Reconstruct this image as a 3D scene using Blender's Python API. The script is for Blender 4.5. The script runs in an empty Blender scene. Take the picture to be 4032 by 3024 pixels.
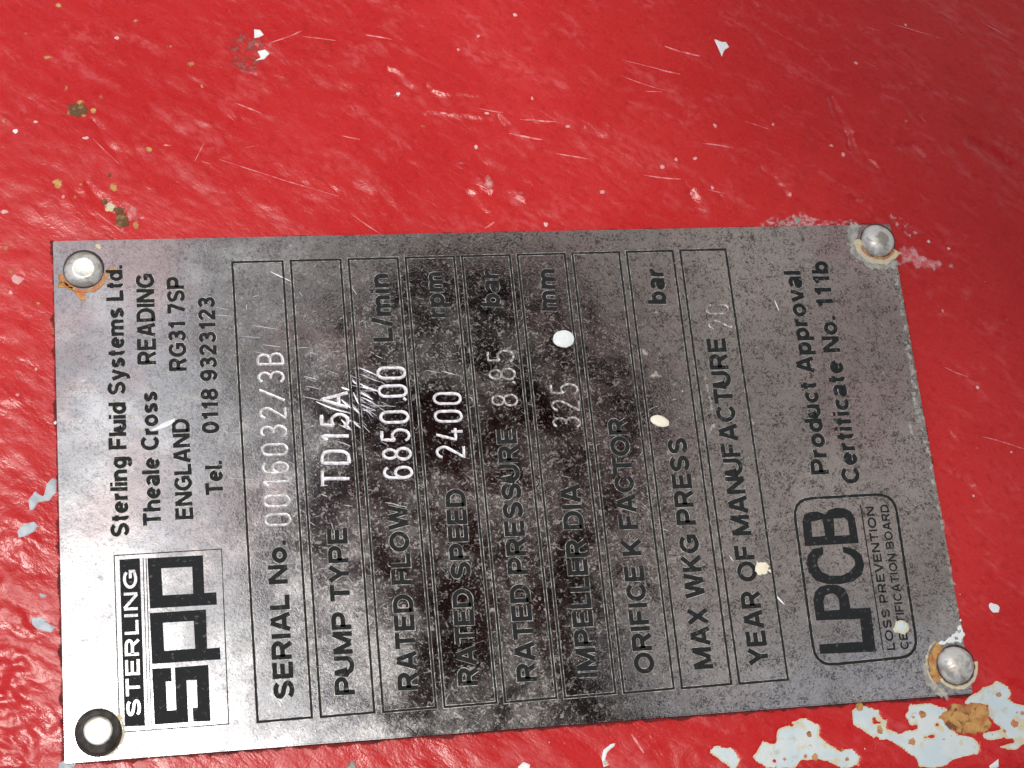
import bpy, bmesh, math, random
import numpy as np
from mathutils import Vector, Matrix

random.seed(7)
rng = np.random.default_rng(11)
SC = bpy.context.scene
COL = SC.collection
U = 0.001                       # helpers work in millimetres, the scene is in metres

# ---------------------------------------------------------------- camera
CAM = np.array([-53.32594, -68.45556, 249.39113])          # mm, plate centre is the origin, +X towards the right rivets
RCV = np.array([[0.9787406263674628, -0.09846689681106811, 0.17991958350939882],
                [-0.0369520375468531, -0.9475219647736393, -0.3175479069210629],
                [0.20174571425171103, 0.30414864211633513, -0.9310167937675393]])
cd = bpy.data.cameras.new('camera')
cam = bpy.data.objects.new('camera', cd)
COL.objects.link(cam)
m = Matrix([[RCV[0][i], -RCV[1][i], -RCV[2][i]] for i in range(3)]).to_4x4()
m.translation = Vector(CAM * U)
cam.matrix_world = m
cd.sensor_width = 36.0
cd.lens = 7100.0 / 4032.0 * 36.0
cd.clip_start = 0.005
cd.clip_end = 100.0
SC.camera = cam

# ---------------------------------------------------------------- sky, sun, exposure
SUN = Vector((-0.10, 0.03, 0.99)).normalized()
world = bpy.data.worlds.new("World")
SC.world = world
world.use_nodes = True
wn = world.node_tree.nodes
wn.clear()
sky = wn.new('ShaderNodeTexSky')
sky.sky_type = 'NISHITA'
sky.sun_disc = False
sky.sun_elevation = math.asin(SUN.z)
sky.sun_rotation = math.atan2(SUN.x, SUN.y)
sky.air_density = 1.0
sky.dust_density = 1.5
bg = wn.new('ShaderNodeBackground')
bg.inputs['Strength'].default_value = 0.135
hs = wn.new('ShaderNodeHueSaturation')             # thin high cloud: a paler sky
hs.inputs['Saturation'].default_value = 0.4
wo = wn.new('ShaderNodeOutputWorld')
world.node_tree.links.new(sky.outputs[0], hs.inputs['Color'])
world.node_tree.links.new(hs.outputs[0], bg.inputs[0])
world.node_tree.links.new(bg.outputs[0], wo.inputs[0])
sl = bpy.data.lights.new('sun', 'SUN')
sl.energy = 1.35
sl.angle = math.radians(10)
sl.color = (1.0, 0.96, 0.9)
so = bpy.data.objects.new('sun', sl)
so.rotation_euler = SUN.to_track_quat('Z', 'Y').to_euler()
so.location = (0, 0, 1)
COL.objects.link(so)
SC.view_settings.view_transform = 'Standard'
SC.view_settings.look = 'None'
SC.view_settings.exposure = 0.42
SC.view_settings.gamma = 1.0

# ---------------------------------------------------------------- helpers
def at(x, y, z=0.0):
    """Where the sight line through a measured point of the 2212 x 1659 survey view meets height z (mm)."""
    d = np.array([(x * 4032 / 2212 - 2016) / 7100.0, (y * 4032 / 2212 - 1512) / 7100.0, 1.0])
    w = RCV.T @ d
    t = (z - CAM[2]) / w[2]
    p = CAM + w * t
    return float(p[0]), float(p[1])

ORG = dict(A=(0, 0), B=(737.3, 0), C=(1474.7, 0), D=(0, 553), E=(737.3, 553), F=(1474.7, 553),
           G=(0, 1106), I=(737.3, 1106), J=(1474.7, 1106))
def vv(k, x, y):
    return ORG[k][0] + x / 3.0, ORG[k][1] + y / 3.0
def q4(x, y):                    # from the enlarged survey of the certification emblem
    return (3000 + x / 2.765) / 1.82278, (1900 + y / 2.765) / 1.82278
def ats(pts, z=0.0):
    return [at(x, y, z) for x, y in pts]

def _hash(ix, iy, s):
    n = (ix * 374761393 + iy * 668265263 + s * 1274126177) & 0x7fffffff
    n = ((n ^ (n >> 13)) * 1274126177) & 0x7fffffff
    return ((n ^ (n >> 16)) & 0xffff) / 65535.0
def vnoise(x, y, s=0):
    x = np.asarray(x, float); y = np.asarray(y, float)
    ix = np.floor(x).astype(np.int64); iy = np.floor(y).astype(np.int64)
    fx = x - ix; fy = y - iy
    fx = fx * fx * (3 - 2 * fx); fy = fy * fy * (3 - 2 * fy)
    a = _hash(ix, iy, s); b = _hash(ix + 1, iy, s); c = _hash(ix, iy + 1, s); d = _hash(ix + 1, iy + 1, s)
    return ((a * (1 - fx) + b * fx) * (1 - fy) + (c * (1 - fx) + d * fx) * fy) * 2 - 1
def fbm(x, y, s=0, o=3):
    r = 0; a = 1.0; t = 0
    for i in range(o):
        r = r + a * vnoise(x * 2 ** i + 17.3 * i, y * 2 ** i - 9.1 * i, s + i * 31); t += a; a *= 0.5
    return r / t
def sstep(a, b, x):
    t = np.clip((x - a) / (b - a), 0, 1)
    return t * t * (3 - 2 * t)

PX, PY = 65.0, 37.55            # half sizes of the plate
BASE = -1.0                     # casing level under the plate, mm
ANG = math.radians(-33)
CA, SA = math.cos(ANG), math.sin(ANG)

RIDGES = []                     # (x0, y0, x1, y1, width, height) scars and runs in the casting
def ridge(k, x0, y0, x1, y1, w, h):
    a = at(*vv(k, x0, y0), BASE); b = at(*vv(k, x1, y1), BASE)
    RIDGES.append((*a, *b, w * 1.15, h * 1.5))
for r in [('C', 980, 620, 1080, 930, 1.0, -.30), ('C', 1080, 930, 1250, 1080, 1.1, -.25), ('C', 1880, 900, 2130, 1060, 1.2, -.34),
          ('C', 1420, 930, 1560, 1010, .9, -.25), ('C', 1480, 690, 1560, 780, .9, -.2), ('C', 560, 650, 790, 740, .6, -.15),
          ('C', 800, 780, 700, 1350, 1.6, .22), ('C', 40, 1250, 130, 1450, 1.3, -.25), ('C', 490, 1090, 620, 1200, .9, -.2),
          ('C', 2090, 1300, 2160, 1380, 1.3, -.25), ('C', 1760, 940, 1880, 1140, 1.0, -.2), ('C', 1960, 1080, 2140, 1160, 1.0, .18),
          ('B', 300, 440, 460, 560, .8, -.2), ('B', 560, 560, 700, 700, .8, -.18), ('B', 1940, 150, 2060, 300, .9, -.2),
          ('B', 560, 700, 1000, 750, .5, .12), ('B', 880, 1120, 1000, 1230, .9, .2), ('B', 1120, 1220, 1200, 1280, .7, .22),
          ('B', 800, 1250, 930, 1400, 1.1, -.15), ('B', 600, 570, 900, 610, .5, .1), ('B', 1560, 830, 1700, 900, .8, -.15),
          ('B', 1020, 740, 1070, 800, .5, -.25), ('A', 600, 780, 780, 1060, .5, -.12), ('A', 560, 1200, 760, 1420, .6, -.12),
          ('A', 1760, 260, 1960, 180, .4, .1), ('G', 0, 1120, 330, 1370, 1.2, -.35), ('G', 60, 1130, 380, 1400, 1.2, .3),
          ('F', 1720, 1400, 1860, 1500, .9, -.2), ('F', 1800, 260, 2100, 420, .7, -.13), ('F', 1550, 1000, 1750, 1180, .9, -.12)]:
    ridge(*r)

def K(k, *pts): return [vv(k, x, y) for x, y in pts]
def sdf_poly(P, x, y):
    P = np.asarray(P); n = len(P)
    d = np.full(x.shape, 1e9); ins = np.zeros(x.shape, bool)
    for i in range(n):
        a = P[i]; b = P[(i + 1) % n]
        ex, ey = b - a
        t = np.clip(((x - a[0]) * ex + (y - a[1]) * ey) / (ex * ex + ey * ey + 1e-12), 0, 1)
        d = np.minimum(d, np.hypot(x - a[0] - t * ex, y - a[1] - t * ey))
        c = (a[1] > y) != (b[1] > y)
        with np.errstate(divide='ignore', invalid='ignore'):
            xi = a[0] + (y - a[1]) * ex / (ey if abs(ey) > 1e-12 else 1e-12)
        ins ^= c & (x < xi)
    return np.where(ins, d, -d)

# where the enamel has flaked off down to the primer
PRIMER = [
    (K('J', (455, 1590), (520, 1480), (600, 1500), (620, 1410), (700, 1370), (800, 1335), (885, 1385), (880, 1450), (960, 1510), (1030, 1545), (1100, 1530), (1150, 1580), (1130, 1650), (1030, 1655), (950, 1610), (860, 1605), (780, 1610), (740, 1655), (560, 1660), (480, 1620)), 'bare primer patch shaped like a hump below the plate', 1, 0.62, 1.6),
    (K('J', (1100, 1285), (1140, 1250), (1280, 1280), (1270, 1310), (1345, 1345), (1315, 1400), (1440, 1430), (1500, 1400), (1440, 1320), (1480, 1245), (1600, 1232), (1720, 1270), (1730, 1390), (1790, 1440), (1880, 1452), (1935, 1490), (1920, 1570), (1760, 1600), (1700, 1640), (1600, 1662), (1540, 1650), (1520, 1600), (1420, 1530), (1340, 1480), (1260, 1470), (1180, 1420), (1110, 1370)), 'largest bare primer patch, left of the orange rust', 2, 0.6, 1.6),
    (K('J', (1800, 1250), (1890, 1180), (1950, 1130), (2040, 1103), (2110, 1130), (2130, 1180), (2100, 1212), (2212, 1260), (2290, 1300), (2290, 1480), (2150, 1535), (2060, 1520), (1960, 1460), (1940, 1430), (2090, 1415), (1985, 1330), (1975, 1250), (1880, 1245)), 'bare primer patch right of the orange rust', 3, 0.6, 1.6),
    (K('J', (170, 1552), (210, 1520), (310, 1530), (372, 1605), (335, 1670), (310, 1660), (240, 1600)), 'small primer chip under the last table rows', 4, 0.0, 1.0),
]
PITS = [(np.array(ats(p, BASE)), sd, ho, h_) for p, _, sd, ho, h_ in PRIMER]
FLX = at(2050, 1659, BASE)
def casing_h(x, y):
    """Height in mm of the painted casting."""
    x = np.asarray(x, float); y = np.asarray(y, float)
    xr = x * CA + y * SA; yr = -x * SA + y * CA
    ox = np.maximum(np.abs(x) - PX, 0); oy = np.maximum(np.abs(y) - PY, 0)
    out = np.hypot(ox, oy)
    low = sstep(90, 200, np.hypot(x + 70, y + 30)) * 0 + sstep(-45, -75, x) * 1.0
    low = low * sstep(10, -45, y)                         # the lumpier lower left corner
    h = 0.55 * fbm(x / 30, y / 30, 3, 2) + 0.21 * fbm(xr / 10, yr / 4.5, 5, 3) + 0.10 * fbm(xr / 4.6, yr / 2.6, 15, 2) + 0.022 * fbm(xr / 3.0, yr / 1.6, 9, 2)
    h = h + 0.05 * fbm(x / 2.2, y / 2.2, 21, 2) + (0.05 + 0.26 * low) * fbm(xr / 2.0, yr / 1.1, 33, 2)
    mid = sstep(0.1, 0.6, fbm(x / 14 + 5, y / 14, 41, 2)) * sstep(0, 60, x)
    h = h + 0.13 * mid * (1 - np.abs(fbm(xr / 6.5, yr / 2.6, 51, 2)) * 3)
    wx = x + 0.5 * fbm(x / 2, y / 2, 71, 2); wy = y + 0.5 * fbm(x / 2, y / 2, 77, 2)
    for (x0, y0, x1, y1, w, a) in RIDGES:
        dx, dy = x1 - x0, y1 - y0
        t = np.clip(((wx - x0) * dx + (wy - y0) * dy) / (dx * dx + dy * dy), 0, 1)
        d = np.hypot(wx - x0 - t * dx, wy - y0 - t * dy)
        h = h + a * np.exp(-(d / (w * (0.45 + 0.55 * np.sin(math.pi * np.clip(t, .08, .92))))) ** 2)
    damp = 0.25 + 0.75 * sstep(0, 6, out)
    damp = np.where(out <= 0, 0.2, damp)
    z = BASE + h * damp - 0.5 * (1 - sstep(0, 14, out)) * 0
    # gentle barrel of the casing away from the plate, and the turned-down edge below the right rivets
    z = z - 0.00095 * np.maximum(y - PY - 4, 0) ** 2 * 1.0 - 0.0016 * np.maximum(x - PX - 6, 0) ** 2 - 0.0006 * np.maximum(-x - PX - 20, 0) ** 2 - 0.0006 * np.maximum(-y - PY - 25, 0) ** 2
    for P, sd, ho, h_ in PITS:
        x0, y0 = P.min(0) - 2; x1, y1 = P.max(0) + 2
        near = (x > x0) & (x < x1) & (y > y0) & (y < y1)
        if near.any():
            xn, yn = x[near], y[near]
            f = sdf_poly(P, xn, yn) + 0.35 * fbm(xn / 1.2, yn / 1.2, 100 + sd, 3)
            if ho: f = np.minimum(f, ho - fbm(xn / h_, yn / h_, 300 + sd, 2))
            z[near] -= 0.16 * sstep(-0.12, 0.22, f)
    e = (FLX[1] + 0.02 * (x - FLX[0])) - y
    z = z - 9 * sstep(0.2, 5.5, e + 0.4 * fbm(x / 3, y / 3, 88, 2)) * sstep(30, 52, x)
    return z

def mesh_obj(name, verts, faces, mats, parent=None, smooth=False, label=None, kind=None, mi=None):
    me = bpy.data.meshes.new(name)
    v = np.asarray(verts, float) * U
    me.from_pydata(v.tolist(), [], faces)
    for mt in (mats if isinstance(mats, (list, tuple)) else [mats]):
        me.materials.append(mt)
    if mi is not None:
        me.polygons.foreach_set('material_index', mi)
    me.polygons.foreach_set('use_smooth', [smooth] * len(me.polygons))
    me.update()
    o = bpy.data.objects.new(name, me)
    COL.objects.link(o)
    if parent: o.parent = parent
    if label: o['label'] = label
    if kind: o['kind'] = kind
    return o

def empty(name, label, cat):
    o = bpy.data.objects.new(name, None)
    o.empty_display_size = 0.01
    COL.objects.link(o)
    o['label'] = label; o['category'] = cat
    return o

# ---------------------------------------------------------------- materials
def mat(name):
    mt = bpy.data.materials.new(name); mt.use_nodes = True
    nt = mt.node_tree; nt.nodes.clear()
    out = nt.nodes.new('ShaderNodeOutputMaterial')
    b = nt.nodes.new('ShaderNodeBsdfPrincipled')
    nt.links.new(b.outputs[0], out.inputs[0])
    tc = nt.nodes.new('ShaderNodeTexCoord')
    return mt, nt, b, tc.outputs['Object']
def setv(nt, sock, v):
    if isinstance(v, bpy.types.NodeSocket): nt.links.new(v, sock)
    elif isinstance(v, tuple): sock.default_value = (*v, 1.0) if len(v) == 3 and sock.type == 'RGBA' else v
    else: sock.default_value = v
def noise(nt, co, scale, detail=3, rough=0.55, dist=0.0, off=None, stretch=None, rot=0.0, kind='FBM'):
    if off or stretch or rot:
        mp = nt.nodes.new('ShaderNodeMapping')
        nt.links.new(co, mp.inputs[0])
        if off: mp.inputs['Location'].default_value = off
        mp.inputs['Rotation'].default_value = (0, 0, rot)
        co = mp.outputs[0]
        if stretch:
            m2 = nt.nodes.new('ShaderNodeMapping')
            nt.links.new(co, m2.inputs[0]); m2.inputs['Scale'].default_value = stretch
            co = m2.outputs[0]
    n = nt.nodes.new('ShaderNodeTexNoise')
    n.inputs['Scale'].default_value = scale
    n.inputs['Detail'].default_value = detail
    n.inputs['Roughness'].default_value = rough
    n.inputs['Distortion'].default_value = dist
    nt.links.new(co, n.inputs['Vector'])
    return n.outputs[0]
def ramp(nt, f, a, b, lo=0.0, hi=1.0):
    n = nt.nodes.new('ShaderNodeMapRange'); n.interpolation_type = 'SMOOTHSTEP'
    nt.links.new(f, n.inputs[0])
    n.inputs[1].default_value = a; n.inputs[2].default_value = b; n.inputs[3].default_value = lo; n.inputs[4].default_value = hi
    return n.outputs[0]
def mix(nt, f, a, b):
    n = nt.nodes.new('ShaderNodeMix'); n.data_type = 'RGBA'
    setv(nt, n.inputs[0], f); setv(nt, n.inputs[6], a); setv(nt, n.inputs[7], b)
    return n.outputs[2]
def math_(nt, op, a, b=0.0, clamp=False):
    n = nt.nodes.new('ShaderNodeMath'); n.operation = op; n.use_clamp = clamp
    setv(nt, n.inputs[0], a); setv(nt, n.inputs[1], b)
    return n.outputs[0]
def bump(nt, b, h, strength, dist):
    n = nt.nodes.new('ShaderNodeBump')
    n.inputs['Strength'].default_value = strength
    n.inputs['Distance'].default_value = dist
    nt.links.new(h, n.inputs['Height'])
    nt.links.new(n.outputs[0], b.inputs['Normal'])
    return n
def lin(nt, co, ax, ay, c):
    """ax*x + ay*y + c of a coordinate, x and y in metres."""
    s = nt.nodes.new('ShaderNodeSeparateXYZ'); nt.links.new(co, s.inputs[0])
    return math_(nt, 'ADD', math_(nt, 'ADD', math_(nt, 'MULTIPLY', s.outputs[0], ax), math_(nt, 'MULTIPLY', s.outputs[1], ay)), c)
def blobmask(nt, co, cx, cy, rx, ry, soft=0.35, wob=0.45, scale=60):
    """A worn or soiled area with a ragged outline: 1 inside."""
    mp = nt.nodes.new('ShaderNodeMapping'); nt.links.new(co, mp.inputs[0])
    mp.inputs['Location'].default_value = (-cx / rx, -cy / ry, 0); mp.inputs['Scale'].default_value = (1 / rx, 1 / ry, 0.0)
    l = nt.nodes.new('ShaderNodeVectorMath'); l.operation = 'LENGTH'; nt.links.new(mp.outputs[0], l.inputs[0])
    n = noise(nt, co, scale, 4, 0.6)
    s = math_(nt, 'ADD', l.outputs['Value'], math_(nt, 'MULTIPLY', math_(nt, 'SUBTRACT', n, 0.5), wob * 2))
    return ramp(nt, s, 1.0 - soft / 2, 1.0 + soft / 2, 1.0, 0.0)

# red enamel on rough casting
M_red, nt, b, co = mat('red_enamel')
big = noise(nt, co, 22, 4, 0.6)
fine = noise(nt, co, 900, 3, 0.6, 0.3, stretch=(0.7, 1.25, 1), rot=math.radians(40))
fine2 = noise(nt, co, 2600, 2, 0.6, 0.2)
streak = noise(nt, co, 190, 3, 0.6, 0.9, stretch=(0.5, 1.25, 1), rot=math.radians(36))
chalk = math_(nt, 'MULTIPLY', ramp(nt, streak, 0.50, 0.72), ramp(nt, fine, 0.42, 0.62))
c1 = mix(nt, ramp(nt, big, 0.35, 0.65), (0.485, 0.012, 0.013), (0.55, 0.022, 0.022))
c2 = mix(nt, math_(nt, 'MULTIPLY', chalk, 0.28), c1, (0.66, 0.16, 0.17))
c3 = mix(nt, math_(nt, 'MULTIPLY', ramp(nt, fine2, 0.55, 0.70), 0.16), c2, (0.64, 0.12, 0.12))
dk = math_(nt, 'MULTIPLY', ramp(nt, fine, 0.48, 0.33), 0.35)
c4 = mix(nt, dk, c3, (0.36, 0.004, 0.006))
setv(nt, b.inputs['Base Color'], c4)
setv(nt, b.inputs['Roughness'], ramp(nt, streak, 0.3, 0.7, 0.19, 0.36))
b.inputs['Specular IOR Level'].default_value = 0.30
hh = math_(nt, 'ADD', math_(nt, 'MULTIPLY', fine, 0.8), math_(nt, 'MULTIPLY', fine2, 0.28))
hh = math_(nt, 'ADD', hh, math_(nt, 'MULTIPLY', streak, 1.3))
bump(nt, b, hh, 0.6, 0.00013)

# steel of the nameplate with its film of tarnish
def steel_plate(name):
    mt, nt, b, co = mat(name)
    n1 = noise(nt, co, 1500, 2, 0.55, 1.6)
    n2 = noise(nt, co, 620, 3, 0.6, 0.8, off=(3.1, 1.7, 0))
    nb = noise(nt, co, 48, 5, 0.65, 0.4, off=(0.3, 0.1, 0))      # cloudy stains
    nc = noise(nt, co, 110, 4, 0.6, 1.0, off=(0.9, 0.4, 0))
    gx = lin(nt, co, 8.0, 1.0, 0.0)                              # the right end has weathered more
    cover = math_(nt, 'ADD', math_(nt, 'MULTIPLY', nb, 0.10), math_(nt, 'MULTIPLY', gx, 0.025))
    s = math_(nt, 'ADD', math_(nt, 'ADD', math_(nt, 'MULTIPLY', n1, 0.80), math_(nt, 'MULTIPLY', n2, 0.20)), cover)
    film = ramp(nt, s, 0.55, 0.77, 0.03, 0.85)
    warm = noise(nt, co, 40, 3, 0.6, off=(0.7, 0.2, 0))
    warm2 = math_(nt, 'MULTIPLY', ramp(nt, warm, 0.42, 0.6), ramp(nt, lin(nt, co, 0, 1.0, 0.0), -0.025, 0.01))
    fc = mix(nt, warm2, (0.135, 0.128, 0.112), (0.16, 0.11, 0.10))
    fc = mix(nt, ramp(nt, noise(nt, co, 1900, 2), 0.35, 0.65), fc, (0.23, 0.21, 0.175))
    fc = mix(nt, ramp(nt, noise(nt, co, 1250, 2, 0.5, 1.8, off=(4, 4, 0)), 0.56, 0.68), fc, (0.33, 0.30, 0.25))
    fdk = ramp(nt, noise(nt, co, 1100, 2, 0.5, 1.0, off=(6, 2, 0)), 0.53, 0.66)
    fc = mix(nt, math_(nt, 'MULTIPLY', fdk, 0.65), fc, (0.05, 0.045, 0.042))
    sc = mix(nt, ramp(nt, gx, -0.3, 0.1), (0.50, 0.50, 0.51), (0.50, 0.465, 0.44))
    sc = mix(nt, warm2, sc, (0.46, 0.37, 0.37))
    sc = mix(nt, math_(nt, 'MULTIPLY', ramp(nt, nb, 0.60, 0.40), 0.45), sc, (0.27, 0.27, 0.265))
    dots = ramp(nt, noise(nt, co, 1300, 2, 0.5, 0.8, off=(1, 5, 0)), 0.56, 0.70)
    sc = mix(nt, math_(nt, 'MULTIPLY', dots, 0.4), sc, (0.16, 0.16, 0.155))
    base = mix(nt, film, sc, fc)
    pit = ramp(nt, math_(nt, 'ADD', math_(nt, 'MULTIPLY', noise(nt, co, 1800, 2, 0.5, 1.8, off=(2, 9, 0)), 0.75), math_(nt, 'MULTIPLY', noise(nt, co, 380, 3, 0.6, off=(5, 5, 0)), 0.35)), 0.53, 0.70)
    base = mix(nt, math_(nt, 'MULTIPLY', pit, ramp(nt, gx, -0.5, 0.1, 0.35, 0.85)), base, (0.075, 0.065, 0.06))
    setv(nt, b.inputs['Base Color'], base)
    setv(nt, b.inputs['Metallic'], ramp(nt, film, 0.0, 1.0, 1.0, 0.2))
    cloud = math_(nt, 'ADD', math_(nt, 'MULTIPLY', nb, 0.5), math_(nt, 'MULTIPLY', nc, 0.5))
    rg = math_(nt, 'ADD', ramp(nt, cloud, 0.40, 0.60, 0.07, 0.17), math_(nt, 'MULTIPLY', film, 0.22))
    setv(nt, b.inputs['Roughness'], rg)
    wave = noise(nt, co, 70, 2, 0.5, off=(0.2, 0.9, 0))
    hgt = math_(nt, 'ADD', math_(nt, 'MULTIPLY', wave, 0.35), math_(nt, 'MULTIPLY', n1, 0.03))
    bump(nt, b, hgt, 1.0, 0.00022)
    return mt
M_plate = steel_plate('tarnished_steel')

def simple(name, col, rough, metal=0.0, var=None, sc=800, bmp=0.0, bd=0.00005, lo=0.4, hi=0.6, spec=0.5):
    mt, nt, b, co = mat(name)
    if var:
        setv(nt, b.inputs['Base Color'], mix(nt, ramp(nt, noise(nt, co, sc, 4, 0.6, 0.4), lo, hi), col, var))
    else:
        b.inputs['Base Color'].default_value = (*col, 1)
    b.inputs['Roughness'].default_value = rough
    b.inputs['Metallic'].default_value = metal
    b.inputs['Specular IOR Level'].default_value = spec
    if bmp: bump(nt, b, noise(nt, co, sc * 1.3, 4, 0.6), bmp, bd)
    return mt
M_etch = simple('black_etch_filling', (0.012, 0.013, 0.014), 0.6, 0.0, (0.13, 0.125, 0.12), 1500, 0.4, lo=.58, hi=.74, spec=0.15)
M_edge = simple('bright_etch_rim', (0.50, 0.48, 0.44), 0.45, 0.6, (0.16, 0.15, 0.14), 900, lo=.38, hi=.55)
M_stamp = simple('bright_stamped_steel', (0.85, 0.83, 0.86), 0.5, 0.35, (0.55, 0.52, 0.52), 1500, 0.6)
M_stamp3 = simple('pale_stamped_steel', (0.72, 0.70, 0.70), 0.45, 0.4, (0.42, 0.40, 0.39), 1500, 0.6)
M_stamp2 = simple('dull_stamped_steel', (0.60, 0.56, 0.55), 0.5, 0.35, (0.22, 0.20, 0.19), 1500, 0.6, lo=.4, hi=.55)
M_rivet = simple('rivet_steel', (0.66, 0.64, 0.59), 0.43, 0.55, (0.34, 0.31, 0.27), 450, 0.6, 0.00012, .44, .64)
M_bevel = simple('polished_edge', (0.85, 0.80, 0.76), 0.45, 0.4, (0.6, 0.55, 0.5), 500, 0.5, 0.0001)
M_rivet_dark = simple('rivet_rim_reflection', (0.12, 0.105, 0.085), 0.45, 0.6, (0.06, 0.05, 0.04), 700, 0.6, 0.0001)  # dark surroundings mirrored in the lower left rivet's rim, painted
M_rivet_shade = simple('painted_rivet_shade', (0.02, 0.014, 0.012), 0.8, 0.0, (0.05, 0.035, 0.03), 1500)  # painted shade for the gap beside the rivet heads
M_primer, nt, b, co = mat('pale_blue_grey_primer')
at_ = nt.nodes.new('ShaderNodeAttribute'); at_.attribute_name = 'rim'
rimn = math_(nt, 'ADD', at_.outputs['Fac'], math_(nt, 'MULTIPLY', math_(nt, 'SUBTRACT', noise(nt, co, 420, 4, 0.6), 0.5), 1.6))
pc = mix(nt, ramp(nt, noise(nt, co, 160, 4, 0.6), 0.4, 0.6), (0.54, 0.63, 0.65), (0.63, 0.67, 0.64))
pc = mix(nt, ramp(nt, rimn, 0.42, 0.12), pc, (0.62, 0.55, 0.36))
pc = mix(nt, ramp(nt, noise(nt, co, 700, 3, 0.5, off=(4, 2, 0)), 0.66, 0.72), pc, (0.40, 0.30, 0.16))
pc = mix(nt, ramp(nt, noise(nt, co, 330, 4, 0.6, off=(1, 7, 0)), 0.58, 0.68), pc, (0.52, 0.53, 0.46))
setv(nt, b.inputs['Base Color'], pc)
b.inputs['Roughness'].default_value = 0.6
bump(nt, b, noise(nt, co, 300, 5, 0.65), 0.8, 0.0003)
M_primer2 = simple('grey_primer', (0.36, 0.40, 0.42), 0.5, 0.0, (0.50, 0.54, 0.56), 700, 0.7, 0.0001)
M_white = simple('white_paint', (0.80, 0.82, 0.79), 0.45, 0.0, (0.72, 0.75, 0.73), 700, 0.3)
M_cream = simple('cream_paint', (0.80, 0.70, 0.48), 0.45, 0.0, (0.82, 0.76, 0.62), 700, 0.3)
def stain(name, col, var, rough, sc, fade, lo=.4, hi=.6, third=None):
    """Stain or thin residue that thins out towards its ragged rim."""
    mt, nt, b, co = mat(name)
    c = mix(nt, ramp(nt, noise(nt, co, sc, 4, 0.65, 0.5), lo, hi), col, var)
    if third: c = mix(nt, ramp(nt, noise(nt, co, sc * .8, 5, 0.7, 0.8, off=(3, 8, 0)), .53, .62), c, third)
    setv(nt, b.inputs['Base Color'], c); b.inputs['Roughness'].default_value = rough
    b.inputs['Specular IOR Level'].default_value = 0.25
    at_ = nt.nodes.new('ShaderNodeAttribute'); at_.attribute_name = 'rim'
    r_ = math_(nt, 'ADD', at_.outputs['Fac'], math_(nt, 'MULTIPLY', math_(nt, 'SUBTRACT', noise(nt, co, 1500, 3, 0.6), 0.5), fade * 1.6))
    setv(nt, b.inputs['Alpha'], ramp(nt, r_, -fade * .1, fade))
    bump(nt, b, noise(nt, co, sc * 1.5, 4, 0.65), 1.0, 0.0002)
    return mt
M_rust = stain('orange_rust', (0.58, 0.33, 0.11), (0.42, 0.16, 0.055), 0.85, 600, 0.25, .35, .65, third=(0.17, 0.075, 0.035))
M_ochre = stain('ochre_rust_stain', (0.60, 0.33, 0.12), (0.54, 0.19, 0.08), 0.8, 700, 0.35)
M_brown = stain('dark_brown_rust', (0.14, 0.075, 0.035), (0.36, 0.20, 0.08), 0.9, 800, 0.25, .5, .65)
M_salt = stain('pale_corrosion_film', (0.46, 0.44, 0.40), (0.30, 0.28, 0.24), 0.7, 900, 0.5)
M_yellow = stain('pale_yellow_stain', (0.7, 0.58, 0.34), (0.58, 0.52, 0.42), 0.7, 700, 0.35)
M_pink = stain('pink_chalking', (0.68, 0.3, 0.29), (0.62, 0.1, 0.1), 0.6, 800, 0.6)
M_bruise = stain('brown_scuffed_paint', (0.32, 0.085, 0.07), (0.42, 0.04, 0.035), 0.55, 700, 0.7)
M_scr = simple('raw_scratch', (0.80, 0.77, 0.80), 0.42, 0.5, (0.6, 0.58, 0.6), 2000)
M_redscr = simple('pale_red_scratch', (0.80, 0.30, 0.30), 0.5, 0.0, (0.66, 0.10, 0.10), 900)
M_dust = simple('pale_dust', (0.72, 0.45, 0.42), 0.7, 0.0, (0.66, 0.28, 0.26), 100)
M_blocker = simple('brown_blocker_sheet', (0.085, 0.050, 0.045), 0.6, 0.0, (0.06, 0.045, 0.045), 6)

# ---------------------------------------------------------------- casing
def axis(a, b, step, far, n):
    core = np.arange(a, b + step / 2, step)
    g = np.geomspace(step, far, n)
    lo = a - np.cumsum(g)[::-1]; hi = b + np.cumsum(g)
    return np.concatenate([lo, core, hi])
xs = axis(-86, 97, 0.33, 24, 26); ys = axis(-62, 82, 0.33, 24, 26)
X, Y = np.meshgrid(xs, ys)
Z = casing_h(X, Y)
nx, ny = len(xs), len(ys)
idx = np.arange(nx * ny).reshape(ny, nx)
quads = np.stack([idx[:-1, :-1], idx[:-1, 1:], idx[1:, 1:], idx[1:, :-1]], -1).reshape(-1, 4)
casing = empty('pump_casing', 'red painted cast casing with chipped enamel, carrying the steel nameplate', 'pump casing')
me = bpy.data.meshes.new('painted_surface')
V = np.stack([X, Y, Z], -1).reshape(-1, 3) * U
me.vertices.add(len(V)); me.vertices.foreach_set('co', V.ravel())
me.loops.add(len(quads) * 4); me.loops.foreach_set('vertex_index', quads.ravel().astype(np.int32))
me.polygons.add(len(quads)); me.polygons.foreach_set('loop_start', np.arange(0, len(quads) * 4, 4, dtype=np.int32))
me.update(calc_edges=True); me.validate()
me.polygons.foreach_set('use_smooth', [True] * len(me.polygons))
me.materials.append(M_red)
surf = bpy.data.objects.new('painted_surface', me); COL.objects.link(surf); surf.parent = casing

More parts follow.
